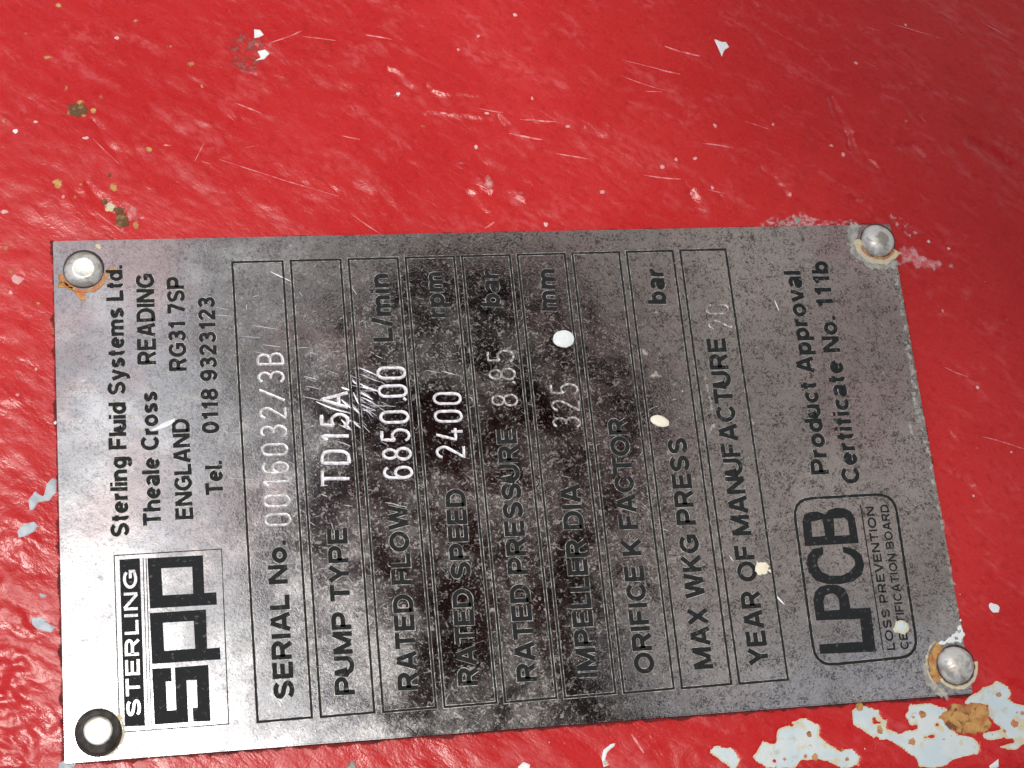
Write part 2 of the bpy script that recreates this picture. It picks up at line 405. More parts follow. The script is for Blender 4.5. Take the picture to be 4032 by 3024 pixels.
def patch(name, field, bbox, zf, thick, edge, cell, mt, parent, label=None, kind=None):
    """A flake, drop or stain: the area where field > 0, draped over zf and raised by thick with a tapered rim."""
    x0, y0, x1, y1 = bbox
    gx = np.arange(x0, x1 + cell, cell); gy = np.arange(y0, y1 + cell, cell)
    GX, GY = np.meshgrid(gx, gy)
    F = field(GX, GY)
    vs = {}; fs = []; pts = []
    def vert(key, x, y, f):
        if key not in vs:
            vs[key] = len(pts); pts.append((x, y, f))
        return vs[key]
    H_, W_ = F.shape
    on = F > 0
    cells = np.argwhere(on[:-1, :-1] | on[1:, :-1] | on[:-1, 1:] | on[1:, 1:])
    for j, i in cells:
        for tri in (((j, i), (j, i + 1), (j + 1, i + 1)), ((j, i), (j + 1, i + 1), (j + 1, i))):
            poly = []
            for k in range(3):
                a = tri[k]; c = tri[(k + 1) % 3]
                fa, fc = F[a], F[c]
                if fa > 0: poly.append(vert(a, GX[a], GY[a], fa))
                if (fa > 0) != (fc > 0):
                    t = fa / (fa - fc); key = (min(a, c), max(a, c))
                    poly.append(vert(key, GX[a] + (GX[c] - GX[a]) * t, GY[a] + (GY[c] - GY[a]) * t, 0.0))
            if len(poly) >= 3 and len(set(poly)) == len(poly): fs.append(tuple(poly))
    if not fs: return None
    P = np.array(pts)
    z = zf(P[:, 0], P[:, 1]) + thick * np.sqrt(np.clip(P[:, 2] / edge, 0.0, 1)) - 0.01 * (P[:, 2] <= 0)
    o = mesh_obj(name, np.c_[P[:, 0], P[:, 1], z], fs, mt, parent, True, label, kind)
    at = o.data.attributes.new('rim', 'FLOAT', 'POINT')
    at.data.foreach_set('value', np.clip(P[:, 2] / 0.9, 0, 1))
    return o

def polypatch(name, pts, mt, parent, zf, thick=0.05, z=0.0, rough=0.35, rs=1.2, cell=0.2, edge=0.25, label=None, seed=0, holes=0.0, hs=1.0):
    P = np.array(ats(pts, z))
    bb = (P[:, 0].min() - 1.5, P[:, 1].min() - 1.5, P[:, 0].max() + 1.5, P[:, 1].max() + 1.5)
    def f(x, y):
        s = sdf_poly(P, x, y) + rough * fbm(x / rs, y / rs, 100 + seed, 3)
        if holes:
            s = np.minimum(s, holes - fbm(x / hs, y / hs, 300 + seed, 2))
        return s
    return patch(name, f, bb, zf, thick, edge, cell, mt, parent, label)

CH = casing_h
def chip(name, pts, mt, label, **kw):
    kw.setdefault('thick', 0.07)
    return polypatch(name, pts, mt, casing, CH, z=BASE, label=label, **kw)

for pts, lb, sd, ho, hs_ in PRIMER:
    polypatch('primer_patch', pts, M_primer, casing, CH, thick=.06, z=BASE, label=lb, seed=sd, holes=ho, hs=hs_)
chip('rust_patch', K('J', (1690, 1290), (1740, 1250), (1880, 1240), (1975, 1250), (1990, 1330), (2010, 1380), (1960, 1430), (1900, 1450), (1790, 1430), (1725, 1390), (1650, 1340)), M_rust,
     'orange rust between the two large primer patches', seed=5, thick=.11, rough=.5, rs=1.0)
for k, (x, y, r) in enumerate([(1560, 1310, 26), (1500, 1330, 15), (1490, 1490, 28), (820, 1440, 20), (860, 1590, 26), (800, 1580, 16), (1280, 1410, 26), (2150, 1370, 26), (2050, 1185, 22), (1070, 1600, 16), (1035, 1540, 14), (665, 1600, 12), (1150, 1262, 26), (2090, 1420, 20), (2205, 1300, 18)]):
    p = vv('J', x, y); c = at(*p, BASE); r *= 0.0232
    mt = [M_rust, M_ochre, M_ochre][k % 3]
    patch('rust_spot', lambda X_, Y_, c=c, r=r, k=k: r - np.hypot((X_ - c[0]), (Y_ - c[1])) + .5 * r * fbm(X_ / r, Y_ / r, 500 + k, 2), (c[0] - 2 * r, c[1] - 2 * r, c[0] + 2 * r, c[1] + 2 * r), CH, 0.13, r * .6, max(r / 4, .08), mt, casing)
# small white and grey chips
def dot(name, k, x, y, rx, ry, mt, parent, zf, z=BASE, thick=.06, label=None, seed=0, rot=0.0, wob=.25, cell=None):
    c = at(*vv(k, x, y), z); rx *= .0232; ry *= .0232
    ca, sa = math.cos(rot), math.sin(rot); R_ = max(rx, ry)
    def f(X_, Y_):
        a = (X_ - c[0]) * ca + (Y_ - c[1]) * sa; b_ = -(X_ - c[0]) * sa + (Y_ - c[1]) * ca
        return (1 - np.hypot(a / rx, b_ / ry) + wob * fbm(X_ / R_ * 1.7 + seed, Y_ / R_ * 1.7, 700 + seed, 3)) * min(rx, ry)
    return patch(name, f, (c[0] - 1.6 * R_, c[1] - 1.6 * R_, c[0] + 1.6 * R_, c[1] + 1.6 * R_), zf, thick, min(rx, ry) * .5, cell or max(.055, R_ / 14), mt, parent, label)
chip('white_chip', K('A', (1648, 165), (1690, 170), (1712, 205), (1680, 222), (1650, 226)), M_white, 'upper of two white chips near the top left', seed=31, rough=.08, cell=.1, edge=.15)
chip('white_chip', K('A', (1668, 308), (1720, 300), (1750, 325), (1715, 362), (1650, 372), (1690, 348)), M_white, 'lower of two white chips near the top left', seed=32, rough=.08, cell=.1, edge=.15)
chip('white_chip', K('C', (210, 238), (262, 256), (290, 255), (312, 288), (280, 310), (262, 350), (245, 310)), M_white, 'white chip alone near the top edge, right of middle', seed=33, rough=.08, cell=.1, edge=.15)
chip('scuffed_spot', K('A', (1480, 250), (1560, 180), (1650, 230), (1740, 250), (1700, 400), (1670, 450), (1560, 450), (1490, 380)), M_bruise, 'brownish scuffed spot beside two white chips', seed=34, thick=.02, rough=.5, rs=1.2, holes=.25, hs=.6, edge=.6)
chip('pink_rim', K('A', (1530, 420), (1640, 445), (1680, 430), (1668, 470), (1560, 460)), M_pink, None, seed=35, thick=.06, rough=.2, rs=.6, cell=.12)
dot('white_chip', 'J', 2022, 618, 42, 27, M_white, casing, CH, label='white speck right of the nameplate', seed=36, rot=-.5, wob=.35)
chip('grey_chip', K('D', (190, 1650), (190, 1580), (230, 1530), (280, 1560), (300, 1480), (340, 1440), (368, 1450), (366, 1540), (320, 1590), (250, 1600), (215, 1655)), M_primer2, 'grey chip touching the left edge of the plate', seed=37, rough=.15, cell=.12)
chip('grey_chip', K('G', (112, 130), (160, 80), (225, 68), (243, 90), (225, 130), (160, 165), (120, 172)), M_primer2, 'oval grey chip left of the plate', seed=38, rough=.12, cell=.12)
chip('grey_chip', K('G', (255, 530), (285, 525), (310, 540), (295, 560), (265, 558)), M_primer2, 'tiny grey chip left of the emblem', seed=39, rough=.15, cell=.1)
chip('grey_chip', K('G', (205, 690), (270, 682), (310, 720), (362, 745), (330, 785), (250, 765), (210, 730)), M_primer2, 'greenish grey chip left of the plate, lowest of the grey ones', seed=40, rough=.18, cell=.12)
chip('grey_chip', K('G', (375, 1680), (380, 1630), (420, 1615), (500, 1630), (440, 1680)), M_primer2, 'grey chip under the lower left corner of the plate', seed=41, rough=.2, cell=.12)
chip('white_chip', K('I', (1700, 1540), (1740, 1503), (1780, 1495), (1770, 1520), (1725, 1560), (1710, 1600), (1735, 1640), (1700, 1655), (1690, 1600)), M_white, 'hooked white chip below the middle of the plate', seed=42, rough=.12, cell=.12)
chip('white_chip', K('I', (1140, 1650), (1180, 1620), (1222, 1640), (1215, 1680), (1150, 1690)), M_white, 'white chip cut by the lower border', seed=43, rough=.12, cell=.12)
chip('grey_chip', K('I', (10, 1660), (70, 1600), (110, 1640), (100, 1690), (30, 1690)), M_salt, None, seed=44, rough=.25, cell=.12)
chip('white_chip', K('J', (1985, 1645), (2050, 1600), (2055, 1650), (2010, 1672)), M_white, 'small white chip on the dark edge', seed=45, rough=.1, cell=.12)
chip('ochre_spot', K('I', (1690, 1600), (1730, 1610), (1745, 1640), (1700, 1650)), M_yellow, None, seed=46, rough=.1, cell=.1, thick=.09)
# rust spots on the upper left
for k, (kk, x, y, rx, ry, mt) in enumerate([('A', 495, 712, 62, 48, M_brown), ('A', 600, 715, 26, 22, M_ochre), ('A', 520, 665, 26, 18, M_ochre), ('A', 545, 750, 20, 14, M_ochre), ('A', 450, 730, 16, 30, M_ochre),
        ('A', 375, 1195, 34, 36, M_ochre), ('A', 735, 1215, 30, 30, M_ochre), ('A', 525, 1200, 14, 18, M_ochre), ('A', 710, 1140, 14, 14, M_brown), ('A', 790, 1430, 55, 50, M_brown), ('A', 770, 1365, 40, 30, M_brown),
        ('A', 860, 1390, 40, 60, M_pink), ('A', 675, 1310, 24, 20, M_brown), ('A', 710, 1345, 40, 32, M_yellow), ('A', 880, 1460, 22, 28, M_ochre), ('A', 790, 1495, 18, 18, M_pink), ('A', 310, 358, 34, 18, M_ochre),
        ('A', 430, 570, 14, 24, M_ochre), ('A', 375, 5, 26, 18, M_ochre), ('A', 880, 112, 18, 14, M_ochre), ('A', 1105, 285, 24, 14, M_ochre), ('A', 1240, 400, 26, 22, M_ochre), ('A', 965, 970, 22, 20, M_ochre),
        ('A', 1310, 545, 12, 18, M_ochre), ('A', 655, 620, 16, 22, M_pink), ('A', 165, 195, 12, 10, M_ochre), ('A', 25, 780, 14, 18, M_ochre), ('A', 100, 853, 16, 14, M_white), ('A', 230, 790, 13, 11, M_dust), ('A', 758, 228, 18, 12, M_dust),
        ('A', 490, 1283, 12, 14, M_ochre), ('A', 412, 1283, 10, 12, M_dust), ('A', 30, 1378, 20, 12, M_dust), ('A', 40, 1610, 18, 20, M_ochre), ('A', 2125, 258, 18, 10, M_brown), ('A', 560, 900, 20, 10, M_dust),
        ('D', 115, 155, 34, 30, M_dust), ('D', 70, 105, 22, 16, M_ochre), ('D', 70, 240, 12, 12, M_dust), ('D', 235, 735, 10, 10, M_dust), ('D', 115, 905, 12, 10, M_dust), ('D', 360, 1082, 10, 12, M_white), ('D', 345, 480, 10, 40, M_ochre),
        ('D', 250, 310, 22, 12, M_ochre), ('B', 1135, 70, 16, 14, M_dust), ('B', 372, 595, 14, 14, M_white), ('B', 370, 605, 42, 14, M_pink), ('B', 895, 212, 11, 11, M_dust), ('B', 765, 300, 10, 12, M_dust), ('B', 525, 805, 18, 10, M_ochre),
        ('B', 875, 945, 12, 14, M_dust), ('B', 945, 725, 18, 10, M_dust), ('B', 1240, 630, 8, 14, M_dust), ('B', 1470, 815, 18, 12, M_dust), ('B', 1690, 1245, 16, 14, M_dust), ('B', 2080, 1083, 16, 14, M_dust), ('B', 2168, 1038, 12, 14, M_dust),
        ('B', 1325, 1455, 14, 18, M_dust), ('B', 1155, 1255, 30, 16, M_pink), ('B', 955, 1180, 34, 50, M_pink), ('B', 780, 1050, 40, 12, M_pink), ('C', 210, 815, 12, 16, M_dust), ('C', 590, 800, 10, 12, M_dust), ('C', 1045, 995, 14, 16, M_dust),
        ('C', 970, 935, 14, 10, M_dust), ('C', 1135, 392, 14, 11, M_dust), ('C', 1460, 140, 11, 11, M_dust), ('C', 1455, 775, 14, 16, M_ochre), ('C', 78, 1030, 14, 12, M_dust), ('C', 190, 1220, 10, 12, M_dust), ('C', 1425, 1637, 22, 18, M_dust),
        ('C', 1600, 1560, 14, 12, M_dust), ('C', 1730, 1605, 12, 10, M_dust), ('F', 1560, 30, 28, 30, M_dust), ('F', 1740, 60, 30, 20, M_pink), ('F', 1915, 850, 12, 12, M_dust), ('F', 1690, 350, 8, 12, M_dust), ('F', 2130, 1270, 10, 8, M_dust),
        ('F', 1905, 1245, 8, 8, M_ochre), ('F', 1885, 1555, 8, 8, M_dust)]):
    nm = {'orange_rust': 'rust_spot', 'ochre_rust_stain': 'rust_spot', 'dark_brown_rust': 'rust_pit', 'pale_yellow_stain': 'stain', 'pink_chalking': 'pink_scuff', 'white_paint': 'pale_speck', 'pale_dust': 'pale_speck'}[mt.name]
    lb = {'A495': 'brown rust pit alone in the upper left enamel', 'A790': 'brown rust pit just above the plate near the upper left rivet'}.get(kk + str(x))
    dot(nm, kk, x, y, rx, ry, mt, casing, CH, seed=k, wob=.5, label=lb, thick=.05 if mt is not M_brown else .07)
# salt bloom along the upper edge before the right rivet, and beside it
chip('pink_bloom', K('C', (500, 1445), (600, 1400), (700, 1385), (745, 1355), (800, 1375), (850, 1410), (960, 1430), (1080, 1425), (1080, 1480), (500, 1480)), M_pink, 'pink chalky bloom along the top edge of the plate', seed=50, rough=.5, rs=1.0, holes=.35, hs=.5, thick=.08)
chip('pale_bloom', K('C', (600, 1440), (700, 1410), (760, 1400), (820, 1435), (800, 1465), (600, 1465)), M_salt, None, seed=51, rough=.4, rs=.7, holes=.25, hs=.5, thick=.13)
chip('pink_bloom', K('C', (1320, 1370), (1420, 1400), (1560, 1520), (1500, 1560), (1420, 1500), (1330, 1430)), M_pink, None, seed=52, rough=.5, rs=.8, holes=.1, hs=.5, thick=.05)
chip('pink_bloom', K('C', (1400, 1600), (1500, 1580), (1540, 1640), (1700, 1700), (1640, 1760), (1420, 1700)), M_pink, None, seed=53, rough=.6, rs=.8, holes=.0, hs=.5, thick=.05)

M_edge_shade = stain('painted_edge_shade', (0.10, 0.018, 0.015), (0.24, 0.02, 0.018), 0.8, 500, 0.5)  # contact shade under the plate's edges, put into a dark colour
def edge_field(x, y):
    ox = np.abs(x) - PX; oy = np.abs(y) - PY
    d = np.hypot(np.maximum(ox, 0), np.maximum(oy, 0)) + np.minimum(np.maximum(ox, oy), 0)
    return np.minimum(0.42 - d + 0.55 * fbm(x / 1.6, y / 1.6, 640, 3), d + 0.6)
patch('edge_shade', edge_field, (-PX - 1.5, -PY - 1.5, PX + 1.5, PY + 1.5), CH, .02, .2, .22, M_edge_shade, casing, 'painted contact shade along the outline of the plate')

def ribbons(name, segs, mt, parent, zf, lift, label=None, kind='stuff', h=0.03):
    """Raised burrs: each stroke (points mm, width mm) as a low three-sided ridge."""
    vs = []; fs = []
    for pts, w in segs:
        P = np.array(pts); n = len(P)
        T = np.gradient(P, axis=0); T /= np.linalg.norm(T, axis=1)[:, None] + 1e-9
        N = np.c_[-T[:, 1], T[:, 0]]
        b0 = len(vs)
        for i in range(n):
            ww = w * (0.35 + 0.65 * math.sin(math.pi * (i + .6) / (n + .2)))
            zz = float(zf(np.array([P[i, 0]]), np.array([P[i, 1]]))[0]) + lift
            a = P[i] + N[i] * ww / 2; c = P[i] - N[i] * ww / 2
            vs += [(a[0], a[1], zz), (P[i, 0], P[i, 1], zz + h), (c[0], c[1], zz)]
        for i in range(n - 1):
            q = b0 + i * 3
            fs += [(q, q + 3, q + 4, q + 1), (q + 1, q + 4, q + 5, q + 2)]
    return mesh_obj(name, vs, fs, mt, parent, False, label, kind)

def stroke(a, b, n=6, bow=0.0):
    a = np.array(a); b = np.array(b); d = b - a; nn = np.array([-d[1], d[0]])
    return [tuple(a + d * t + nn * bow * math.sin(math.pi * t)) for t in np.linspace(0, 1, n)]
segs = []
for (k, x0, y0, x1, y1, w) in [('A', 1420, 1030, 2200, 1270, .16), ('B', 0, 870, 120, 895, .22), ('B', 160, 205, 330, 235, .3), ('B', 1090, 855, 1300, 900, .3), ('B', 1390, 990, 1600, 1030, .22), ('B', 2060, 440, 2200, 470, .25),
        ('B', 1960, 1135, 2200, 1165, .22), ('B', 1830, 380, 2200, 470, .14), ('B', 1820, 480, 2100, 580, .14), ('B', 2100, 290, 2212, 330, .25), ('C', 0, 325, 115, 355, .3), ('A', 1750, 260, 1960, 180, .22), ('A', 1960, 215, 2180, 240, .16), ('A', 1520, 655, 1690, 720, .22),
        ('A', 600, 1360, 850, 1540, .14), ('B', 60, 1380, 260, 1520, .2), ('B', 1160, 765, 1400, 785, .18), ('C', 130, 930, 330, 960, .2), ('C', 1360, 130, 1700, 230, .12), ('C', 1950, 100, 2150, 200, .12), ('C', 400, 780, 560, 830, .12),
        ('F', 1700, 720, 1850, 780, .16), ('F', 1940, 1170, 2212, 1250, .16), ('A', 1060, 938, 1110, 940, .3), ('A', 600, 900, 780, 1070, .14), ('B', 890, 690, 1050, 720, .2), ('B', 1270, 775, 1360, 785, .25), ('I', 1880, 1440, 1960, 1560, .4), ('B', 930, 1480, 990, 1440, .3)]:
    segs.append((stroke(at(*vv(k, x0, y0), BASE), at(*vv(k, x1, y1), BASE), 9, random.uniform(-.02, .02)), w))
for i in range(45):
    x = random.uniform(-84, 95); y = random.uniform(-55, 75)
    if abs(x) < PX + 2 and abs(y) < PY + 2: continue
    a = math.radians(random.gauss(-24, 14) if random.random() < .6 else random.uniform(-90, 90)); l = random.uniform(.6, 4)
    segs.append((stroke((x, y), (x + l * math.cos(a), y + l * math.sin(a)), 5), random.uniform(.06, .16)))
ribbons('enamel_scratches', segs, M_redscr, casing, CH, 0.0, 'fine pale scratches running diagonally through the red enamel', h=.05)

# ---------------------------------------------------------------- nameplate
plate = empty('nameplate', 'etched steel pump nameplate held by four rivets on the red casing', 'nameplate')
bm = bmesh.new()
bmesh.ops.create_cube(bm, size=1.0)
for v in bm.verts:
    v.co.x *= PX * 2; v.co.y *= PY * 2; v.co.z = v.co.z * 0.9 - 0.45
bmesh.ops.bevel(bm, geom=[e for e in bm.edges], offset=0.16, segments=2, affect='EDGES')
me = bpy.data.meshes.new('plate_sheet')
for v in bm.verts: v.co *= U
bm.to_mesh(me); bm.free()
me.materials.append(M_plate); me.materials.append(M_bevel)
for p in me.polygons:
    if .15 < p.normal.z < .98: p.material_index = 1
o = bpy.data.objects.new('plate_sheet', me); COL.objects.link(o); o.parent = plate
flat = lambda x, y: np.zeros_like(np.asarray(x, float))

def solid(name, polys, holes_of, mt, z0, z1, parent, label=None, off=None):
    """Polygons (mm) with holes, filled and given thickness."""
    bm = bmesh.new()
    for P, Hs in zip(polys, holes_of):
        edges = []
        for loop in [P] + Hs:
            vsl = [bm.verts.new((x, y, z1)) for x, y in loop]
            edges += [bm.edges.new((vsl[i], vsl[(i + 1) % len(vsl)])) for i in range(len(vsl))]
        bmesh.ops.triangle_fill(bm, use_beauty=True, use_dissolve=False, edges=edges)
    top = list(bm.faces)
    r = bmesh.ops.extrude_face_region(bm, geom=top)
    for g in r['geom']:
        if isinstance(g, bmesh.types.BMVert): g.co.z = z0
    bmesh.ops.recalc_face_normals(bm, faces=bm.faces)
    for v in bm.verts: v.co *= U
    me = bpy.data.meshes.new(name); bm.to_mesh(me); bm.free()
    me.materials.append(mt)
    o = bpy.data.objects.new(name, me); COL.objects.link(o); o.parent = parent
    if label: o['label'] = label
    return o

def arc(cx, cy, rx, ry, a0, a1, n=9):
    return [(cx + rx * math.cos(math.radians(t)), cy + ry * math.sin(math.radians(t))) for t in np.linspace(a0, a1, n)]
def ell(cx, cy, rx, ry): return arc(cx, cy, rx, ry, 0, 360, 21)
# grotesque capitals: centre lines in a box 7 high, with their widths
H5 = .575; TH = 1.15
GF = {
 'A': (6.0, [[(.6, 0), (2.72, 7)], [(5.4, 0), (3.28, 7)], [(1.5, 2.1), (4.5, 2.1)]]),
 'B': (5.6, [[(.6, H5), (.6, 6.425), (3.2, 6.425)] + arc(3.2, 5.05, 1.5, 1.37, 80, -90, 7) + [(.6, 3.68)], [(.6, 3.7), (3.2, 3.68)] + arc(3.3, 2.12, 1.7, 1.55, 80, -90, 7) + [(.6, H5)]]),
 'C': (5.8, [arc(3.15, 3.5, 2.5, 2.93, 38, 322, 17)]),
 'D': (5.8, [[(.6, H5), (.6, 6.425), (2.6, 6.425)] + arc(2.7, 3.5, 2.5, 2.93, 80, -80, 11) + [(2.6, H5), (.05, H5)]]),
 'E': (5.0, [[(4.9, H5), (.6, H5), (.6, 6.425), (4.8, 6.425)], [(.6, 3.6), (4.4, 3.6)]]),
 'F': (4.8, [[(.6, 0), (.6, 6.425), (4.7, 6.425)], [(.6, 3.4), (4.2, 3.4)]]),
 'G': (6.2, [arc(3.2, 3.5, 2.6, 2.93, 38, 300, 15) + [(5.55, 1.5), (5.55, 3.35), (3.4, 3.35)]]),
 'I': (1.2, [[(.6, 0), (.6, 7)]]),
 'K': (5.4, [[(.6, 0), (.6, 7)], [(4.75, 7), (.9, 2.5)], [(2.2, 4.0), (4.85, 0)]]),
 'L': (4.5, [[(.6, 7), (.6, H5), (4.5, H5)]]),
 'M': (6.8, [[(.6, 0), (.6, 7)], [(6.2, 0), (6.2, 7)], [(.75, 7), (3.2, .6)], [(6.05, 7), (3.6, .6)]]),
 'N': (5.8, [[(.6, 0), (.6, 7)], [(5.2, 0), (5.2, 7)], [(.8, 6.8), (5.0, .2)]]),
 'O': (6.6, [ell(3.3, 3.5, 2.72, 2.93)]),
 'P': (5.3, [[(.6, 0), (.6, 6.425), (3.0, 6.425)] + arc(3.1, 4.75, 1.6, 1.68, 80, -80, 9) + [(3.0, 3.07), (.6, 3.07)]]),
 'R': (5.6, [[(.6, 0), (.6, 6.425), (3.0, 6.425)] + arc(3.2, 4.85, 1.6, 1.58, 80, -80, 9) + [(3.0, 3.27), (.6, 3.27)], [(3.2, 3.3), (4.95, 0)]]),
 'S': (5.4, [arc(2.7, 5.02, 1.95, 1.42, 18, 250, 11) + arc(2.7, 1.98, 2.05, 1.42, 70, -162, 11)]),
 'T': (5.2, [[(0, 6.425), (5.2, 6.425)], [(2.6, 6.4), (2.6, 0)]]),
 'U': (5.6, [[(.6, 7), (.6, 2.5)] + arc(2.8, 2.5, 2.2, 1.93, 180, 360, 11) + [(5.0, 7)]]),
 'V': (5.4, [[(.5, 7), (2.6, 0)], [(4.9, 7), (2.8, 0)]]),
 'W': (8.0, [[(.5, 7), (2.1, 0)], [(3.85, 7), (2.25, 0)], [(4.15, 7), (5.75, 0)], [(7.5, 7), (5.9, 0)]]),
 'X': (5.4, [[(.6, 7), (4.8, 0)], [(4.8, 7), (.6, 0)]]),
 'Y': (5.4, [[(.5, 7), (2.6, 3.0)], [(4.9, 7), (2.8, 3.0)], [(2.7, 3.4), (2.7, 0)]]),
 'a': (4.3, [arc(2.1, 3.75, 1.5, .85, 165, 10, 7) + [(3.6, 3.2), (3.6, 0)], ell(2.05, 1.5, 1.5, .95)]),
 'b': (4.6, [[(.6, 0), (.6, 7)], ell(2.4, 2.55, 1.65, 2.0)]),
 'c': (4.2, [arc(2.4, 2.55, 1.8, 2.0, 45, 315, 13)]),
 'd': (4.6, [[(4.0, 0), (4.0, 7)], ell(2.2, 2.55, 1.65, 2.0)]),
 'e': (4.6, [[(.7, 2.75), (4.0, 2.75)], arc(2.4, 2.55, 1.75, 2.0, 5, 318, 15)]),
 'f': (2.7, [[(1.2, 0), (1.2, 5.6)] + arc(2.1, 5.6, .9, .85, 170, 80, 4), [(.1, 4.6), (2.5, 4.6)]]),
 'g': (4.5, [ell(2.15, 2.7, 1.6, 1.85), [(3.9, 5.1), (3.9, -.3)] + arc(2.35, -.3, 1.55, 1.1, -10, -160, 7)]),
 'h': (4.5, [[(.6, 0), (.6, 7)], arc(2.3, 3.1, 1.55, 1.45, 175, 0, 7) + [(3.85, 0)]]),
 'i': (1.2, [[(.6, 0), (.6, 5.1)], [(.6, 5.95), (.6, 7)]]),
 'l': (1.2, [[(.6, 0), (.6, 7)]]),
 'm': (7.0, [[(.6, 0), (.6, 5.1)], arc(2.05, 3.3, 1.35, 1.25, 175, 0, 7) + [(3.4, 0)], arc(4.9, 3.3, 1.4, 1.25, 175, 0, 7) + [(6.3, 0)]]),
 'n': (4.5, [[(.6, 0), (.6, 5.1)], arc(2.3, 3.1, 1.55, 1.45, 175, 0, 7) + [(3.85, 0)]]),
 'o': (4.8, [ell(2.4, 2.55, 1.82, 2.0)]),
 'p': (4.6, [[(.6, -1.9), (.6, 5.1)], ell(2.4, 2.55, 1.65, 2.0)]),
 'r': (2.9, [[(.6, 0), (.6, 5.1)], arc(2.3, 2.9, 1.6, 1.65, 165, 78, 5)]),
 's': (4.2, [arc(2.1, 3.65, 1.35, .93, 20, 250, 9) + arc(2.1, 1.5, 1.5, .95, 70, -160, 9)]),
 't': (2.7, [[(1.2, 6.5), (1.2, 1.4)] + arc(2.05, 1.4, .85, .85, 185, 280, 5), [(.1, 4.6), (2.5, 4.6)]]),
 'u': (4.5, [[(.6, 5.1), (.6, 2.0)] + arc(2.2, 2.0, 1.6, 1.45, 180, 355, 8), [(3.9, 0), (3.9, 5.1)]]),
 'v': (4.6, [[(.5, 5.1), (2.15, 0)], [(4.1, 5.1), (2.45, 0)]]),
 'y': (4.6, [[(.5, 5.1), (2.3, .2)], [(4.1, 5.1), (2.1, -.9), (1.5, -1.45), (.6, -1.45)]]),
 '.': (1.2, [[(.6, 0), (.6, 1.25)]]), '/': (2.6, [[(.4, -.2), (2.2, 7.2)]]), '-': (2.6, [[(.2, 2.7), (2.4, 2.7)]]),
 '0': (4.8, [ell(2.4, 3.5, 1.82, 2.93)]), '1': (3.6, [[(2.5, 0), (2.5, 7)], [(2.4, 6.1), (.7, 5.0)]]),
 '2': (4.8, [arc(2.4, 4.95, 1.75, 1.48, 170, -30, 9) + [(.9, .7)], [(.4, H5), (4.4, H5)]]),
 '3': (4.8, [arc(2.3, 5.1, 1.6, 1.33, 160, -75, 9) + [(1.7, 3.7)], arc(2.35, 2.05, 1.8, 1.48, 70, -160, 9)]),
 '7': (4.7, [[(.2, 6.425), (4.4, 6.425)], [(4.1, 6.3), (1.7, 0)]]),
 '8': (4.8, [ell(2.4, 5.1, 1.5, 1.33), ell(2.4, 2.05, 1.8, 1.48)]),
 '9': (4.8, [ell(2.35, 4.7, 1.7, 1.73), [(4.05, 4.7), (4.05, 2.9)] + arc(2.35, 2.6, 1.7, 2.03, -10, -155, 8)])}
def stroke_outline(P, half):
    P = np.array(P, float); n = len(P)
    closed = np.linalg.norm(P[0] - P[-1]) < 1e-6
    D = P[1:] - P[:-1]; D /= np.linalg.norm(D, axis=1)[:, None] + 1e-12
    N = np.c_[-D[:, 1], D[:, 0]]
    L_ = []; R_ = []
    for i in range(n):
        if closed and i in (0, n - 1): a, b = N[-1], N[0]
        else: a, b = N[max(i - 1, 0)], N[min(i, n - 2)]
        m_ = a + b; k = m_ @ m_ / 2
        m_ = m_ / max(k, .35)
        L_.append(P[i] + m_ * half); R_.append(P[i] - m_ * half)
    return np.array(L_), np.array(R_)
def line_strokes(body):
    x = 0.0; out = []
    for i, ch in enumerate(body):
        if ch == ' ': x += 2.7; continue
        w, pls = GF[ch]
        for pl in pls: out.append([(px + x, py) for px, py in pl])
        x += w + 0.85
    return out, x - 0.85
def letter_line(name, body, start, end, cap, weight=1.38, rim=0.07, z=0.0, label=None, h=0.028, topmt=None):
    """A line of lettering from its baseline start to its end (survey points); cap = cap height in survey units."""
    a = np.array(at(*start)); b = np.array(at(*end))
    d = b - a; L = np.linalg.norm(d); ex = d / L; ey = np.array([-ex[1], ex[0]])
    c2 = np.array(at(start[0] - cap, start[1])); capmm = abs((c2 - a) @ ey)
    pls, wd = line_strokes(body)
    sx = L / wd; sy = capmm / 7.0; th = (sx + sy) / 2 * TH * weight / 2
    allv = []; allf = []; mi = []
    def add(half, ztop, m_):
        for k, pl in enumerate(pls):
            P = np.array([a + ex * (x * sx) + ey * (y * sy) for x, y in pl])
            A_, B_ = stroke_outline(P, half)
            z_ = ztop + (k % 7) * 0.0015; q = len(allv); n_ = len(P)
            for pa, pb in zip(A_, B_):
                allv.extend([(pa[0], pa[1], -.01), (pa[0], pa[1], z_), (pb[0], pb[1], z_), (pb[0], pb[1], -.01)])
            for i in range(n_ - 1):
                r = q + i * 4
                for j in range(3): allf.append((r + j, r + 4 + j, r + 5 + j, r + 1 + j)); mi.append(m_)
            for r in (q, q + (n_ - 1) * 4): allf.append((r, r + 1, r + 2, r + 3)); mi.append(m_)
    if rim: add(th + rim, .008 + z, 1)
    add(th, h + z, 0)
    return mesh_obj(name, allv, allf, [topmt or M_etch, M_edge], plate, False, label or None, None, mi)

